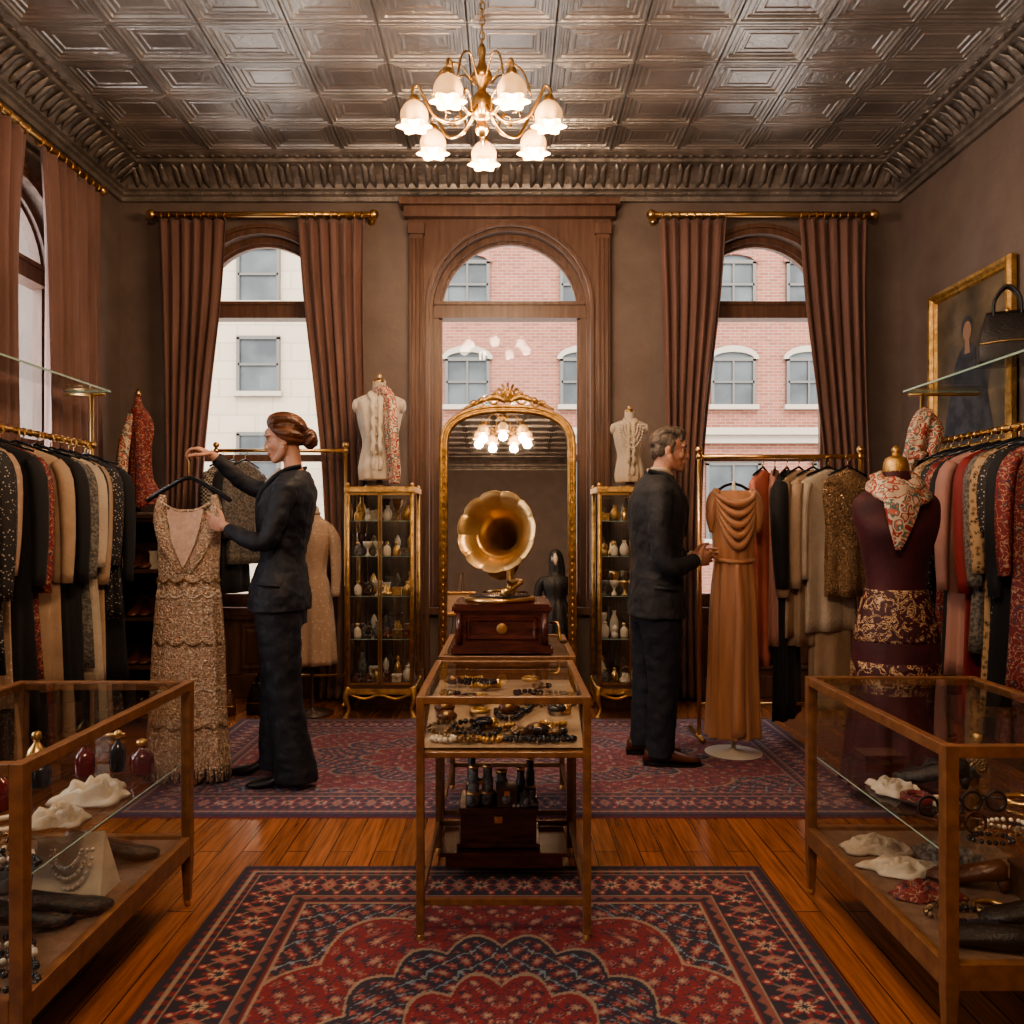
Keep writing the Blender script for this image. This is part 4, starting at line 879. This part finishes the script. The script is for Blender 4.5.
handbag(-1.62,5.36,.0,.24,.2,.12,LEATH); handbag(-1.90,5.30,.0,.2,.16,.1,BLEATH,yaw=.3)

mb=MB(); x0,x1,y0,y1=-2.60,-2.10,4.98,5.34
for x in (x0,x1-.03): mb.box(x,x+.03,y0,y1,0,1.30,DWOOD)
for z in (.06,.36,.66,.96,1.28): mb.box(x0+.03,x1-.03,y0,y1,z,z+.025,DWOOD)
mb.box(x0-.02,x1+.02,y0-.02,y1+.02,1.305,1.33,DWOOD); mb.box(x0,x1,y1-.015,y1,.05,1.3,DWOOD)
mb.obj('wooden_shelf_unit',bevel=.003)
mb=MB(); rs=random.Random(8)
for z in (.085,.385,.685,.985):
    for i in range(3):
        x=x0+.10+.15*i; q=(i+int(z*10))%3; m=rs.choice([LEATH,BLEATH,REDPAT,CREAM,SCARF])
        if q==0: scarfpile(mb,(x,y0+.14,z+.001),.06,.09,.09,m,i)
        elif q==1: shoe(mb,(x-.02,y0+.15,z+.001),-1.4,BLEATH,.22,.05); shoe(mb,(x+.05,y0+.15,z+.001),-1.4,BLEATH,.22,.05)
        else: jbox(mb,(x,y0+.15,z+.001),.12,.14,.1,m)
mb.obj('shoes_and_accessories')
def scarfform(cx,cy,z0,h,m,name):
    mb=MB(); mb.lathe([(.09,0),(.09,.012),(.02,.02),(.014,.05),(.014,h)],(cx,cy,z0),DWOOD,n=18)
    mb.hl([(z0+.08*h,cx,cy,.13,.10,.12),(z0+.2*h,cx,cy,.12,.09,.10),(z0+.32*h,cx,cy,.085,.075,.10),(z0+.55*h,cx,cy,.075,.065,.10),(z0+.72*h,cx+.01,cy,.085,.07,.08),(z0+.84*h,cx+.01,cy,.062,.06,.06),(z0+.92*h,cx,cy,.030,.03,.02),(z0+h,cx,cy,.018,.018,.0)],m,sub=5,n=60,k=8,k2=13)
    mb.lathe([(.014,0),(.02,.02),(.004,.05)],(cx,cy,z0+h),BRASS,n=10)
    for s in (-1,1): mb.tube([(cx+s*.02,cy-.05,z0+.84*h),(cx+s*.05,cy-.08,z0+.6*h),(cx+s*.065,cy-.10,z0+.3*h),(cx+s*.06,cy-.11,z0+.05*h)],[.025,.034,.036,.03],m if s>0 else SCARF,n=14,sub=4,k=5,amp=.15,flat=.5,up=(0,1,0))
    mb.obj(name)
scarfform(-2.38,5.16,1.332,.76,REDPAT,'scarf_draped_bust')
mb=MB(); cx,cy=2.30,4.50
mb.lathe([(.14,.001),(.14,.014),(.02,.024),(.012,.05),(.012,1.60)],(cx-.04,cy,0),BRASS,n=24)
mb.tube([(cx+.075,cy,1.905),(cx+.055,cy-.01,1.88),(cx+.02,cy-.02,1.80),(cx-.01,cy-.02,1.70),(cx-.04,cy,1.60),(cx-.05,cy,1.53)],[.02,.050,.062,.055,.040,.055],SCARF,n=28,sub=5,k=6,amp=.12,flat=.75,up=(0,1,0))
mb.tube([(cx+.07,cy-.02,1.88),(cx+.09,cy-.05,1.80),(cx+.07,cy-.06,1.70),(cx+.05,cy-.06,1.62)],[.02,.032,.03,.01],SCARF,n=14,sub=4,k=4,amp=.15,flat=.5,up=(0,1,0))
mb.tube([(cx-.03,cy-.06,1.66),(cx-.02,cy-.08,1.64),(cx+.02,cy-.06,1.66)],[.015,.025,.015],SCARF,n=10,sub=3)
mb.obj('scarf_display_stand')

mb=MB(); y0,y1,z0,z1=4.52,5.40,1.70,2.80
R=[[(XR-.02-d,y0+o,z0+o),(XR-.02-d,y1-o,z0+o),(XR-.02-d,y1-o,z1-o),(XR-.02-d,y0+o,z1-o)] for o,d in ((0,0),(0,.03),(.012,.05),(.03,.045),(.045,.028),(.06,.03),(.07,.012))]
mb.rings(R,GOLD,False,False)
def flat(pts,m,d): mb.add([(XR-.02-d,y,z) for y,z in pts],[tuple(range(len(pts)))],m)
flat([(y0+.07,z0+.07),(y1-.07,z0+.07),(y1-.07,z1-.07),(y0+.07,z1-.07)],CANV,.012)
flat([(4.70,1.78),(5.26,1.78),(5.22,1.95),(5.16,2.12),(5.12,2.28),(5.06,2.36),(4.98,2.40),(4.92,2.38),(4.86,2.32),(4.80,2.2),(4.76,2.0)],PFIG,.014)
flat([(4.98+.045*math.cos(a),2.47+.062*math.sin(a)) for a in [2*pi*k/16 for k in range(16)]],PFLE,.016)
flat([(4.985+.062*math.cos(a),2.50+.066*math.sin(a)) for a in [2*pi*k/16 for k in range(16)]],PFIG,.0145)
flat([(4.95,2.33),(5.01,2.33),(5.0,2.42),(4.96,2.42)],PFLE,.0155)
mb.obj('framed_painting')

# ------------------------------------------------------------------ people
def head(par,c,yaw,pitch,skin,lips,female,neckbase,sc_=1.):
    M=Matrix.Translation(c)@Matrix.Rotation(yaw,4,'Z')@Matrix.Rotation(pitch,4,'Y')@Matrix.Scale(sc_,4)
    mb=MB(); mb.M=M; e=mb.ell; S=skin
    e((-.016,0,.034),(.094,.074,.082),S,nu=28,nv=18); e((.020,0,-.008),(.063,.059,.080),S,nu=28,nv=18)
    jw=.040 if female else .049
    for s in (-1,1): mb.tube([(.0,s*jw*1.25,-.035),(.018,s*jw*1.1,-.068),(.05,s*.020,-.090),(.066,0,-.094)],[.020,.018,.016,.014],S,n=12,sub=3,round_=True)
    e((.032,0,-.060),(.046,jw*.9,.036),S,nu=24,nv=14); e((.067,0,-.091),(.014,.017 if female else .022,.014),S)
    n1=.0 if female else .002
    mb.tube([(.076,0,.026),(.083,0,.008),(.091+n1,0,-.010),(.0965+n1,0,-.022),(.090,0,-.031)],[.009,.0075,.0085,.0095,.009],S,n=12,sub=3,round_=True)
    e((.079,0,-.040),(.011,.016,.016),S)
    for s in (-1,1):
        e((.086,s*.0100,-.026),(.009,.0070,.0065),S); e((.056,s*.032,-.020),(.024,.021,.024),S); e((.068,s*.026,.030),(.013,.027,.010),S)
        e((-.010,s*.070,-.006),(.017,.009,.030),S,R=Matrix.Rotation(.2,3,'Y')); e((-.008,s*.074,.006),(.013,.007,.018),S); e((.000,s*.070,-.028),(.009,.007,.012),S)
    e((.070,0,.040),(.017,.042,.028),S); e((.0775,0,-.054),(.012,.020,.009),S); e((.0755,0,-.0665),(.012,.017,.009),S); e((.070,0,-.077),(.012,.016,.010),S)
    Mi=M.inverted(); nb=Mi@Vector(neckbase)
    rn=.045 if female else .056
    mb.tube([(-.024,0,-.02),(-.022,0,-.075),tuple((nb+V(-.022,0,-.075))*.5),tuple(nb)],[rn,rn,rn,rn*1.35],S,n=20,sub=3)
    mb.obj('head',par,remesh=.0036,smooth=3)
    mb=MB(); mb.M=M
    for s in (-1,1):
        mb.ell((.0645,s*.029,.008),(.0115,.0120,.0072),EYEW); mb.ell((.0725,s*.0298,.0072),(.0042,.0052,.0056),EYED)
        mb.tube([(.0745,s*.015,.0125),(.0795,s*.028,.0150),(.069,s*.043,.010)],.0018,EYED,n=6,sub=3)
        mb.tube([(.0825,s*.012,.030),(.0835,s*.028,.036),(.070,s*.046,.031)],[.0022,.0030,.0016],HAIRW if female else HAIRM,n=6,sub=3)
        mb.tube([(.0745,s*.014,.0150),(.0800,s*.028,.0190),(.070,s*.044,.0130)],.0034,skin,n=6,sub=3)
        mb.tube([(.074,s*.015,.001),(.0765,s*.028,-.0010),(.068,s*.043,.003)],.0030,skin,n=6,sub=3)
    mb.tube([(.078,-.021,-.0585),(.0880,-.008,-.0540),(.0888,0,-.0552),(.0880,.008,-.0540),(.078,.021,-.0585)],[.0015,.0034,.0032,.0034,.0015],lips,n=8,sub=3)
    mb.tube([(.078,-.018,-.0612),(.0868,0,-.0632),(.078,.018,-.0612)],[.0015,.0042,.0015],lips,n=8,sub=3)
    if female:
        for s in (-1,1): mb.ell((.000,s*.078,-.042),.006,PEARL)
    mb.obj('face_features',par)
    mb=MB(); mb.M=M; e=mb.ell; Hh=HAIRW if female else HAIRM
    if female:
        e((-.034,0,.050),(.090,.083,.080),Hh,nu=28,nv=16)
        for i,yy in enumerate((-.055,-.035,-.012,.012,.035,.055)):
            z0=.118-abs(yy)*.55
            mb.tube([(.056-abs(yy)*.35,yy*.9,z0-.030),(.045-abs(yy)*.3,yy*1.05,z0-.002),(.0,yy*1.25,z0+.010),(-.06,yy*1.2,z0-.004),(-.105,yy*.8,z0-.050),(-.118,yy*.4,.0)],[.013,.020,.021,.021,.020,.012],Hh,n=10,sub=4,round_=True)
        for s in (-1,1):
            mb.tube([(.034,s*.062,.060),(.010,s*.078,.040),(-.035,s*.082,.018),(-.085,s*.055,.0)],[.014,.020,.022,.018],Hh,n=10,sub=4,round_=True)
            mb.tube([(.026,s*.066,.035),(.004,s*.077,.018),(-.04,s*.072,-.010),(-.085,s*.04,-.024)],[.008,.014,.019,.018],Hh,n=10,sub=4,round_=True)
        e((-.118,0,-.018),(.038,.046,.042),Hh)
        for k in range(7):
            a=2*pi*k/7; mb.tube([(-.105,.03*math.cos(a),-.018+.03*math.sin(a)),(-.125,.047*math.cos(a+.4),-.018+.043*math.sin(a+.4)),(-.150,.030*math.cos(a+1.1),-.018+.028*math.sin(a+1.1)),(-.158,.006*math.cos(a+2),-.018)],[.014,.015,.013,.008],Hh,n=8,sub=4,round_=True)
    else:
        e((-.028,0,.048),(.090,.079,.078),Hh,nu=28,nv=16); e((-.072,0,-.010),(.036,.058,.048),Hh)
        for i,yy in enumerate((-.045,-.025,-.005,.018,.040)):
            z0=.110-abs(yy)*.5
            mb.tube([(.066-abs(yy)*.3,yy,z0-.026),(.056-abs(yy)*.3,yy+.004,z0+.002),(.01,yy*1.15,z0+.012),(-.05,yy*1.2,z0+.000),(-.10,yy,z0-.06)],[.010,.017,.017,.017,.012],Hh,n=10,sub=4,round_=True)
        for s in (-1,1): e((-.010,s*.062,.036),(.040,.016,.034),Hh); e((.012,s*.066,.002),(.008,.006,.020),Hh); e((-.05,s*.056,.0),(.03,.018,.04),Hh)
    mb.obj('hair',par,remesh=.0042,smooth=1,disp=.005,dscale=.012)
def hand(par,w,d,n,s,skin,curls,scale=1.,name='hand',forearm=None,thumb=(.55,.65,.25)):
    w=V(*w);d=V(*d).normalized();n=V(*n);n=(n-d*n.dot(d)).normalized();s0=V(*s);s=(s0-d*s0.dot(d)-n*s0.dot(n)).normalized()
    k=scale; mb=MB()
    R=Matrix((d,s,n)).transposed()
    mb.ell(w+d*.045*k,(.050*k,.036*k,.0145*k),skin,R=R,nu=20,nv=12); mb.ell(w+d*.066*k,(.026*k,.037*k,.012*k),skin,R=R)
    if forearm is not None: mb.tube([forearm,w,w+d*.02*k],[.026*k,.021*k,.021*k],skin,n=14,sub=3)
    for i,(o,L,dl) in enumerate(((.027,.074,0),(.009,.082,.004),(-.010,.076,.001),(-.027,.060,-.007))):
        p=w+d*(.072+dl)*k+s*o*k; pts=[w+d*.05*k+s*o*.8*k,p]; rad=[.0085*k,.0088*k]; ang=0; c=curls[i] if isinstance(curls,(list,tuple)) else curls
        for j,f in enumerate((.45,.32,.23)):
            ang+=c*(.8,1.1,.8)[j]; dd=d*math.cos(ang)+n*math.sin(ang)+s*(.10*o/.03)*(1 if j==0 else 0); p=p+dd.normalized()*L*f*k; pts.append(p); rad.append((.0080,.0073,.0062)[j]*k)
        mb.tube(pts,rad,skin,n=10,sub=2,round_=True)
    p=w+d*.022*k+s*.022*k; t=(d*thumb[0]+s*thumb[1]+n*thumb[2]).normalized(); q=p+t*.040*k; t2=(d*.85+s*.15+n*.45).normalized(); q2=q+t2*.028*k; q3=q2+(t2+n*.25).normalized()*.022*k
    mb.tube([p-t*.01,p,q,q2,q3],[.013*k,.013*k,.0102*k,.0092*k,.0078*k],skin,n=10,sub=2,round_=True)
    return mb.obj(name,par,remesh=.003,smooth=1)
W=empty('woman')
mb=MB(); Y0=3.88
mb.hl([(.85,-1.10,Y0,.145,.195),(.95,-1.10,Y0,.138,.186),(1.05,-1.092,Y0,.115,.150),(1.12,-1.085,Y0,.104,.134),(1.21,-1.078,Y0,.116,.146),(1.32,-1.072,Y0,.135,.165),(1.405,-1.05,Y0,.122,.176),(1.46,-1.035,Y0,.096,.160),(1.50,-1.025,Y0,.070,.11),(1.525,-1.025,Y0,.052,.060)],NAVY,sub=4,n=36,e=2.2)
sR=(-1.05,4.02,1.435); sL=(-1.03,3.74,1.435)
mb.ell(sR,(.064,.05,.055),NAVY); mb.ell(sL,(.064,.05,.055),NAVY)
mb.tube([sR,(-1.15,4.05,1.44),(-1.29,4.04,1.45),(-1.38,4.0,1.525),(-1.445,3.97,1.595)],[.058,.053,.045,.040,.032],NAVY,n=16,sub=4)
mb.tube([sL,(-1.06,3.70,1.31),(-1.105,3.675,1.185),(-1.20,3.68,1.195),(-1.30,3.73,1.243)],[.060,.053,.047,.042,.032],NAVY,n=16,sub=4)
mb.obj('jacket',W,remesh=.007,smooth=3,disp=.016,dscale=.05)
mb=MB()
mb.tube([(-1.09,3.88,1.52),(-1.145,3.88,1.46),(-1.172,3.88,1.38),(-1.195,3.88,1.29)],[.028,.036,.030,.008],CREAM,n=12,sub=3,flat=.8,up=(1,0,0))
for s in (-1,1): mb.tube([(-.985,3.88+s*.050,1.54),(-1.05,3.88+s*.064,1.52),(-1.115,3.88+s*.062,1.47),(-1.18,3.88+s*.046,1.38),(-1.202,3.88+s*.012,1.22)],[.014,.018,.025,.026,.010],NAVY,n=10,sub=4,flat=.45,up=(1,0,0))
for z in (1.17,1.09): mb.ell((-1.190,3.87,z),.009,JET)
mb.tube([(-1.15,3.688,.985),(-1.05,3.693,.975)],.008,NAVY,n=6)
mb.obj('lapels_and_blouse',W)
mb=MB()
mb.hl([(.78,-1.09,Y0,.118,.160),(.90,-1.10,Y0,.126,.168),(1.0,-1.10,Y0,.11,.15)],NAVY,sub=3,n=32)
mb.hl([(.92,-1.09,3.80,.114,.085),(.75,-1.085,3.80,.106,.084),(.5,-1.06,3.80,.086,.074),(.3,-1.035,3.80,.086,.074),(.10,-1.005,3.80,.100,.084),(.045,-1.0,3.80,.104,.086)],NAVY,sub=4,n=28)
mb.hl([(.92,-1.11,3.965,.112,.083),(.75,-1.125,3.965,.102,.080),(.5,-1.14,3.97,.082,.072),(.3,-1.15,3.98,.080,.072),(.10,-1.145,3.99,.092,.078),(.05,-1.145,3.99,.095,.08)],NAVY,sub=4,n=28)
mb.obj('trousers',W,remesh=.007,smooth=3,disp=.014,dscale=.06)
mb=MB(); shoe(mb,(-1.075,3.80,.013),pi+.05,LEATH,.25,.05); shoe(mb,(-1.23,3.99,.013),pi-.1,LEATH,.25,.05); mb.obj('heeled_shoes',W)
mb=MB()
mb.tube([(-1.035,3.80,.12),(-1.02,3.80,.05)],[.034,.03],SKIN,n=12); mb.tube([(-1.175,3.99,.12),(-1.165,3.99,.05)],[.034,.03],SKIN,n=12); mb.obj('ankles',W)
head(W,(-1.082,3.88,1.672),pi+.12,.20,SKIN,LIPS,True,(-1.03,3.88,1.485),.96)
hand(W,(-1.455,3.965,1.603),(-.86,-.12,.42),(-.35,0,-1),(-.3,-1,.25),SKIN,[.62,.72,.8,.85],name='right_hand',forearm=(-1.42,3.98,1.57),thumb=(.6,.5,.5))
hand(W,(-1.315,3.735,1.252),(-.88,.30,.26),(.25,1,.1),(-.1,0,1),SKIN,[.30,.38,.45,.5],name='left_hand',forearm=(-1.28,3.72,1.236))

mb=MB(); cx,cy=-1.55,3.90
mb.hl([(1.33,cx,cy,.130,.028,.0),(1.29,cx,cy,.150,.042,.02),(1.15,cx,cy,.148,.055,.03),(1.0,cx,cy,.145,.058,.03),(.85,cx,cy,.160,.065,.04),(.65,cx,cy,.172,.07,.05),(.35,cx,cy,.180,.078,.07),(.15,cx,cy,.190,.085,.08),(.09,cx,cy,.194,.088,.09)],SEQ,sub=5,n=60,k=9,k2=14)
rs=random.Random(2)
for k in range(110):
    a=2*pi*k/110; x=cx+.192*math.cos(a); y=cy+.085*math.sin(a); mb.tube([(x,y,.18+.05*math.sin(k*2.3)),(x+rs.uniform(-.012,.012),y,.014+rs.uniform(0,.03))],.006,SEQ,n=5)
for s in (-1,1):
    mb.tube([(cx+s*.125,cy-.01,1.405),(cx+s*.135,cy-.025,1.34),(cx+s*.12,cy-.04,1.26),(cx+s*.08,cy-.055,1.15),(cx+s*.02,cy-.062,1.03)],[.016,.024,.034,.034,.015],SEQ,n=12,sub=4,flat=.45,up=(0,1,0))
    mb.tube([(cx+s*.125,cy+.0,1.405),(cx+s*.135,cy+.02,1.34),(cx+s*.13,cy+.03,1.27)],[.014,.02,.024],SEQ,n=10,sub=3,flat=.5,up=(0,1,0))
mb.add([(cx-.09,cy-.050,1.335),(cx+.09,cy-.050,1.335),(cx+.055,cy-.068,1.17),(cx,cy-.074,1.05),(cx-.055,cy-.068,1.17)],[(0,1,2,3,4)],NUDE)
mb.tube([(cx-.115,cy-.03,1.365),(cx-.06,cy-.045,1.335),(cx,cy-.05,1.325),(cx+.06,cy-.045,1.335),(cx+.115,cy-.03,1.365)],.007,SEQ,n=6,sub=4)
for k in range(14):
    a=pi+pi*(k+.5)/14
    for j in range(18):
        f=j/17; z=.98-.82*f; ra=.147+.043*f; rb=.060+.025*f
        mb.ell((cx+(ra+.003)*math.cos(a),cy+(rb+.004)*math.sin(a),z),(.005,.005,.013),PEARL if k%2 else SEQ,nu=5,nv=4)
for row,z in enumerate((1.0,.93,.70,.48,.30)):      # scalloped bead garlands
    f=(.98-z)/.82; ra=.147+.043*max(f,0); rb=.062+.025*max(f,0)
    for k in range(60):
        a=pi+pi*k/59; mb.ell((cx+(ra+.005)*math.cos(a),cy+(rb+.006)*math.sin(a),z-.020*abs(math.sin(k*pi/10))),.0055,PEARL if row%2 else BEADS,nu=5,nv=4)
mb.tube([(cx-.205,cy,1.375),(cx-.17,cy,1.40),(cx-.08,cy,1.455),(cx,cy,1.49),(cx+.08,cy,1.455),(cx+.17,cy,1.40),(cx+.205,cy,1.375)],[.010,.012,.011,.010,.011,.012,.010],JET,n=10,sub=3)
mb.tube([(cx,cy,1.485),(cx,cy,1.56),(cx-.02,cy+.02,1.60),(cx-.018,cy+.035,1.625),(cx+.005,cy+.04,1.635),(cx+.015,cy+.04,1.615)],.004,BRASS,n=6,sub=4)
mb.obj('sequin_evening_dress')

Mn=empty('man'); Y0=4.28
mb=MB()
mb.hl([(.775,.80,Y0,.150,.205),(.88,.80,Y0,.145,.20),(1.0,.80,Y0,.135,.185),(1.1,.80,Y0,.132,.18),(1.22,.80,Y0,.142,.195),(1.32,.80,Y0,.148,.21),(1.40,.795,Y0,.134,.215),(1.46,.79,Y0,.106,.19),(1.50,.79,Y0,.082,.13),(1.53,.80,Y0,.064,.075)],CHAR,sub=4,n=36,e=2.3)
sR=(.785,4.085,1.415); sL=(.785,4.475,1.415)
mb.ell(sR,(.072,.058,.062),CHAR); mb.ell(sL,(.072,.058,.062),CHAR)
mb.tube([sR,(.77,4.04,1.28),(.785,4.03,1.10),(.84,4.04,1.045),(.92,4.10,1.06),(.975,4.15,1.075)],[.068,.061,.053,.050,.043,.037],CHAR,n=16,sub=4)
mb.tube([sL,(.78,4.51,1.28),(.81,4.51,1.11),(.87,4.49,1.06),(.95,4.43,1.075),(1.0,4.39,1.09)],[.068,.061,.053,.050,.043,.037],CHAR,n=16,sub=4)
mb.obj('jacket',Mn,remesh=.008,smooth=3,disp=.017,dscale=.055)
mb=MB()
mb.tube([(.85,Y0,1.53),(.885,Y0,1.46),(.915,Y0,1.38),(.930,Y0,1.28)],[.034,.042,.034,.012],TROUS,n=12,sub=3,flat=.8,up=(1,0,0))
for s in (-1,1):
    mb.tube([(.745,Y0+s*.060,1.545),(.82,Y0+s*.078,1.52),(.88,Y0+s*.078,1.465),(.935,Y0+s*.056,1.36),(.946,Y0+s*.015,1.2)],[.016,.020,.027,.028,.010],CHAR,n=10,sub=4,flat=.45,up=(1,0,0))
    mb.tube([(.76,Y0+s*.056,1.555),(.83,Y0+s*.060,1.55),(.880,Y0+s*.025,1.525)],[.012,.014,.010],IVORY,n=8,sub=3)
for z in (1.13,1.03): mb.ell((.938,Y0-.01,z),.010,JET)
mb.tube([(.75,4.073,.94),(.87,4.078,.93)],.009,CHAR,n=6)
mb.ell((.985,4.155,1.077),(.014,.031,.031),IVORY,R=Matrix.Rotation(.7,3,'Z')); mb.ell((1.01,4.385,1.091),(.014,.031,.031),IVORY,R=Matrix.Rotation(-.7,3,'Z'))
mb.obj('lapels_and_shirt',Mn)
mb=MB()
mb.hl([(.74,.80,Y0,.125,.17),(.86,.80,Y0,.13,.175),(.96,.80,Y0,.125,.165)],TROUS,sub=3,n=32)
mb.hl([(.86,.80,4.19,.12,.092),(.70,.81,4.19,.106,.088),(.5,.82,4.19,.088,.075),(.28,.81,4.18,.076,.068),(.08,.80,4.17,.076,.068),(.055,.80,4.17,.078,.068)],TROUS,sub=4,n=28)
mb.hl([(.86,.79,4.37,.12,.092),(.70,.78,4.37,.104,.086),(.5,.77,4.37,.086,.073),(.28,.755,4.37,.074,.066),(.08,.745,4.37,.074,.066),(.06,.745,4.37,.074,.066)],TROUS,sub=4,n=28)
mb.obj('trousers',Mn,remesh=.008,smooth=3,disp=.014,dscale=.055)
mb=MB()
for (x,y) in ((.825,4.165),(.765,4.37)):
    mb.M=Matrix.Translation((x,y,.013))@Matrix.Rotation(-.08,4,'Z')
    mb.rings([[(xx,w*math.cos(t),zb+(zt_-zb)*(.5+.5*math.sin(t))) for t in [2*pi*k/14 for k in range(14)]] for xx,w,zb,zt_ in ((-.11,.02,.01,.07),(-.095,.036,.01,.095),(-.04,.042,.012,.105),(.02,.043,.012,.085),(.08,.048,.012,.062),(.13,.044,.012,.048),(.165,.03,.014,.038),(.18,.012,.016,.03))],BLEATH)
    mb.rings([[(xx,w*c,z) for c,z in ((-1,0),(1,0),(1,.014),(-1,.014))] for xx,w in ((-.115,.03),(-.08,.040),(0,.042),(.08,.05),(.14,.045),(.185,.016))],LEATH,False)
    mb.box(-.115,-.04,-.036,.036,0,.024,LEATH); mb.M=None
mb.obj('leather_shoes',Mn)
head(Mn,(.872,Y0,1.655),-.18,.10,SKINM,LIPM,False,(.805,Y0,1.49),.99)
hand(Mn,(.99,4.165,1.079),(.80,.50,.06),(-.45,.8,.1),(.1,0,1),SKINM,[.35,.42,.5,.55],1.06,'right_hand',forearm=(.95,4.13,1.07))
hand(Mn,(1.015,4.375,1.093),(.85,-.35,.05),(-.3,-.9,0),(.1,0,1),SKINM,[.35,.42,.5,.55],1.06,'left_hand',forearm=(.98,4.40,1.08))

# ------------------------------------------------------------------ light
w=D.worlds.new('World'); sc.world=w; w.use_nodes=True
bg=w.node_tree.nodes['Background']; bg.inputs['Color'].default_value=(1.0,.97,.94,1); bg.inputs['Strength'].default_value=6.5
s=D.lights.new('sun','SUN'); s.energy=3.0; s.angle=.1; s.color=(1,.92,.8); o=D.objects.new('sun',s); sc.collection.objects.link(o)
o.rotation_euler=(math.radians(50),0,math.radians(8))
def portal(loc,rot,sx,sy):
    l=D.lights.new('sky_portal','AREA'); l.shape='RECTANGLE'; l.size=sx; l.size_y=sy; l.cycles.is_portal=True
    o=D.objects.new('sky_portal',l); o.location=loc; o.rotation_euler=rot; sc.collection.objects.link(o)
for (c,r,z0,zs) in opsB: portal((c,YB+.30,(z0+zs+r)/2),(-pi/2,0,0),2*r,zs+r-z0)
for (c,r,z0,zs) in opsL: portal((XL-.30,c,(z0+zs+r)/2),(0,-pi/2,0),zs+r-z0,2*r)
try: sc.view_settings.look='AgX - Medium High Contrast'
except Exception: pass

# ------------------------------------------------------------------ camera
cd=D.cameras.new('camera'); cam=D.objects.new('camera',cd); sc.collection.objects.link(cam)
cam.location=(0,0,1.25); cam.rotation_euler=(pi/2,0,0); cd.sensor_width=36; cd.lens=28.125; cd.shift_x=.0049; cd.shift_y=.0146; cd.clip_start=.05; cd.clip_end=200
sc.camera=cam
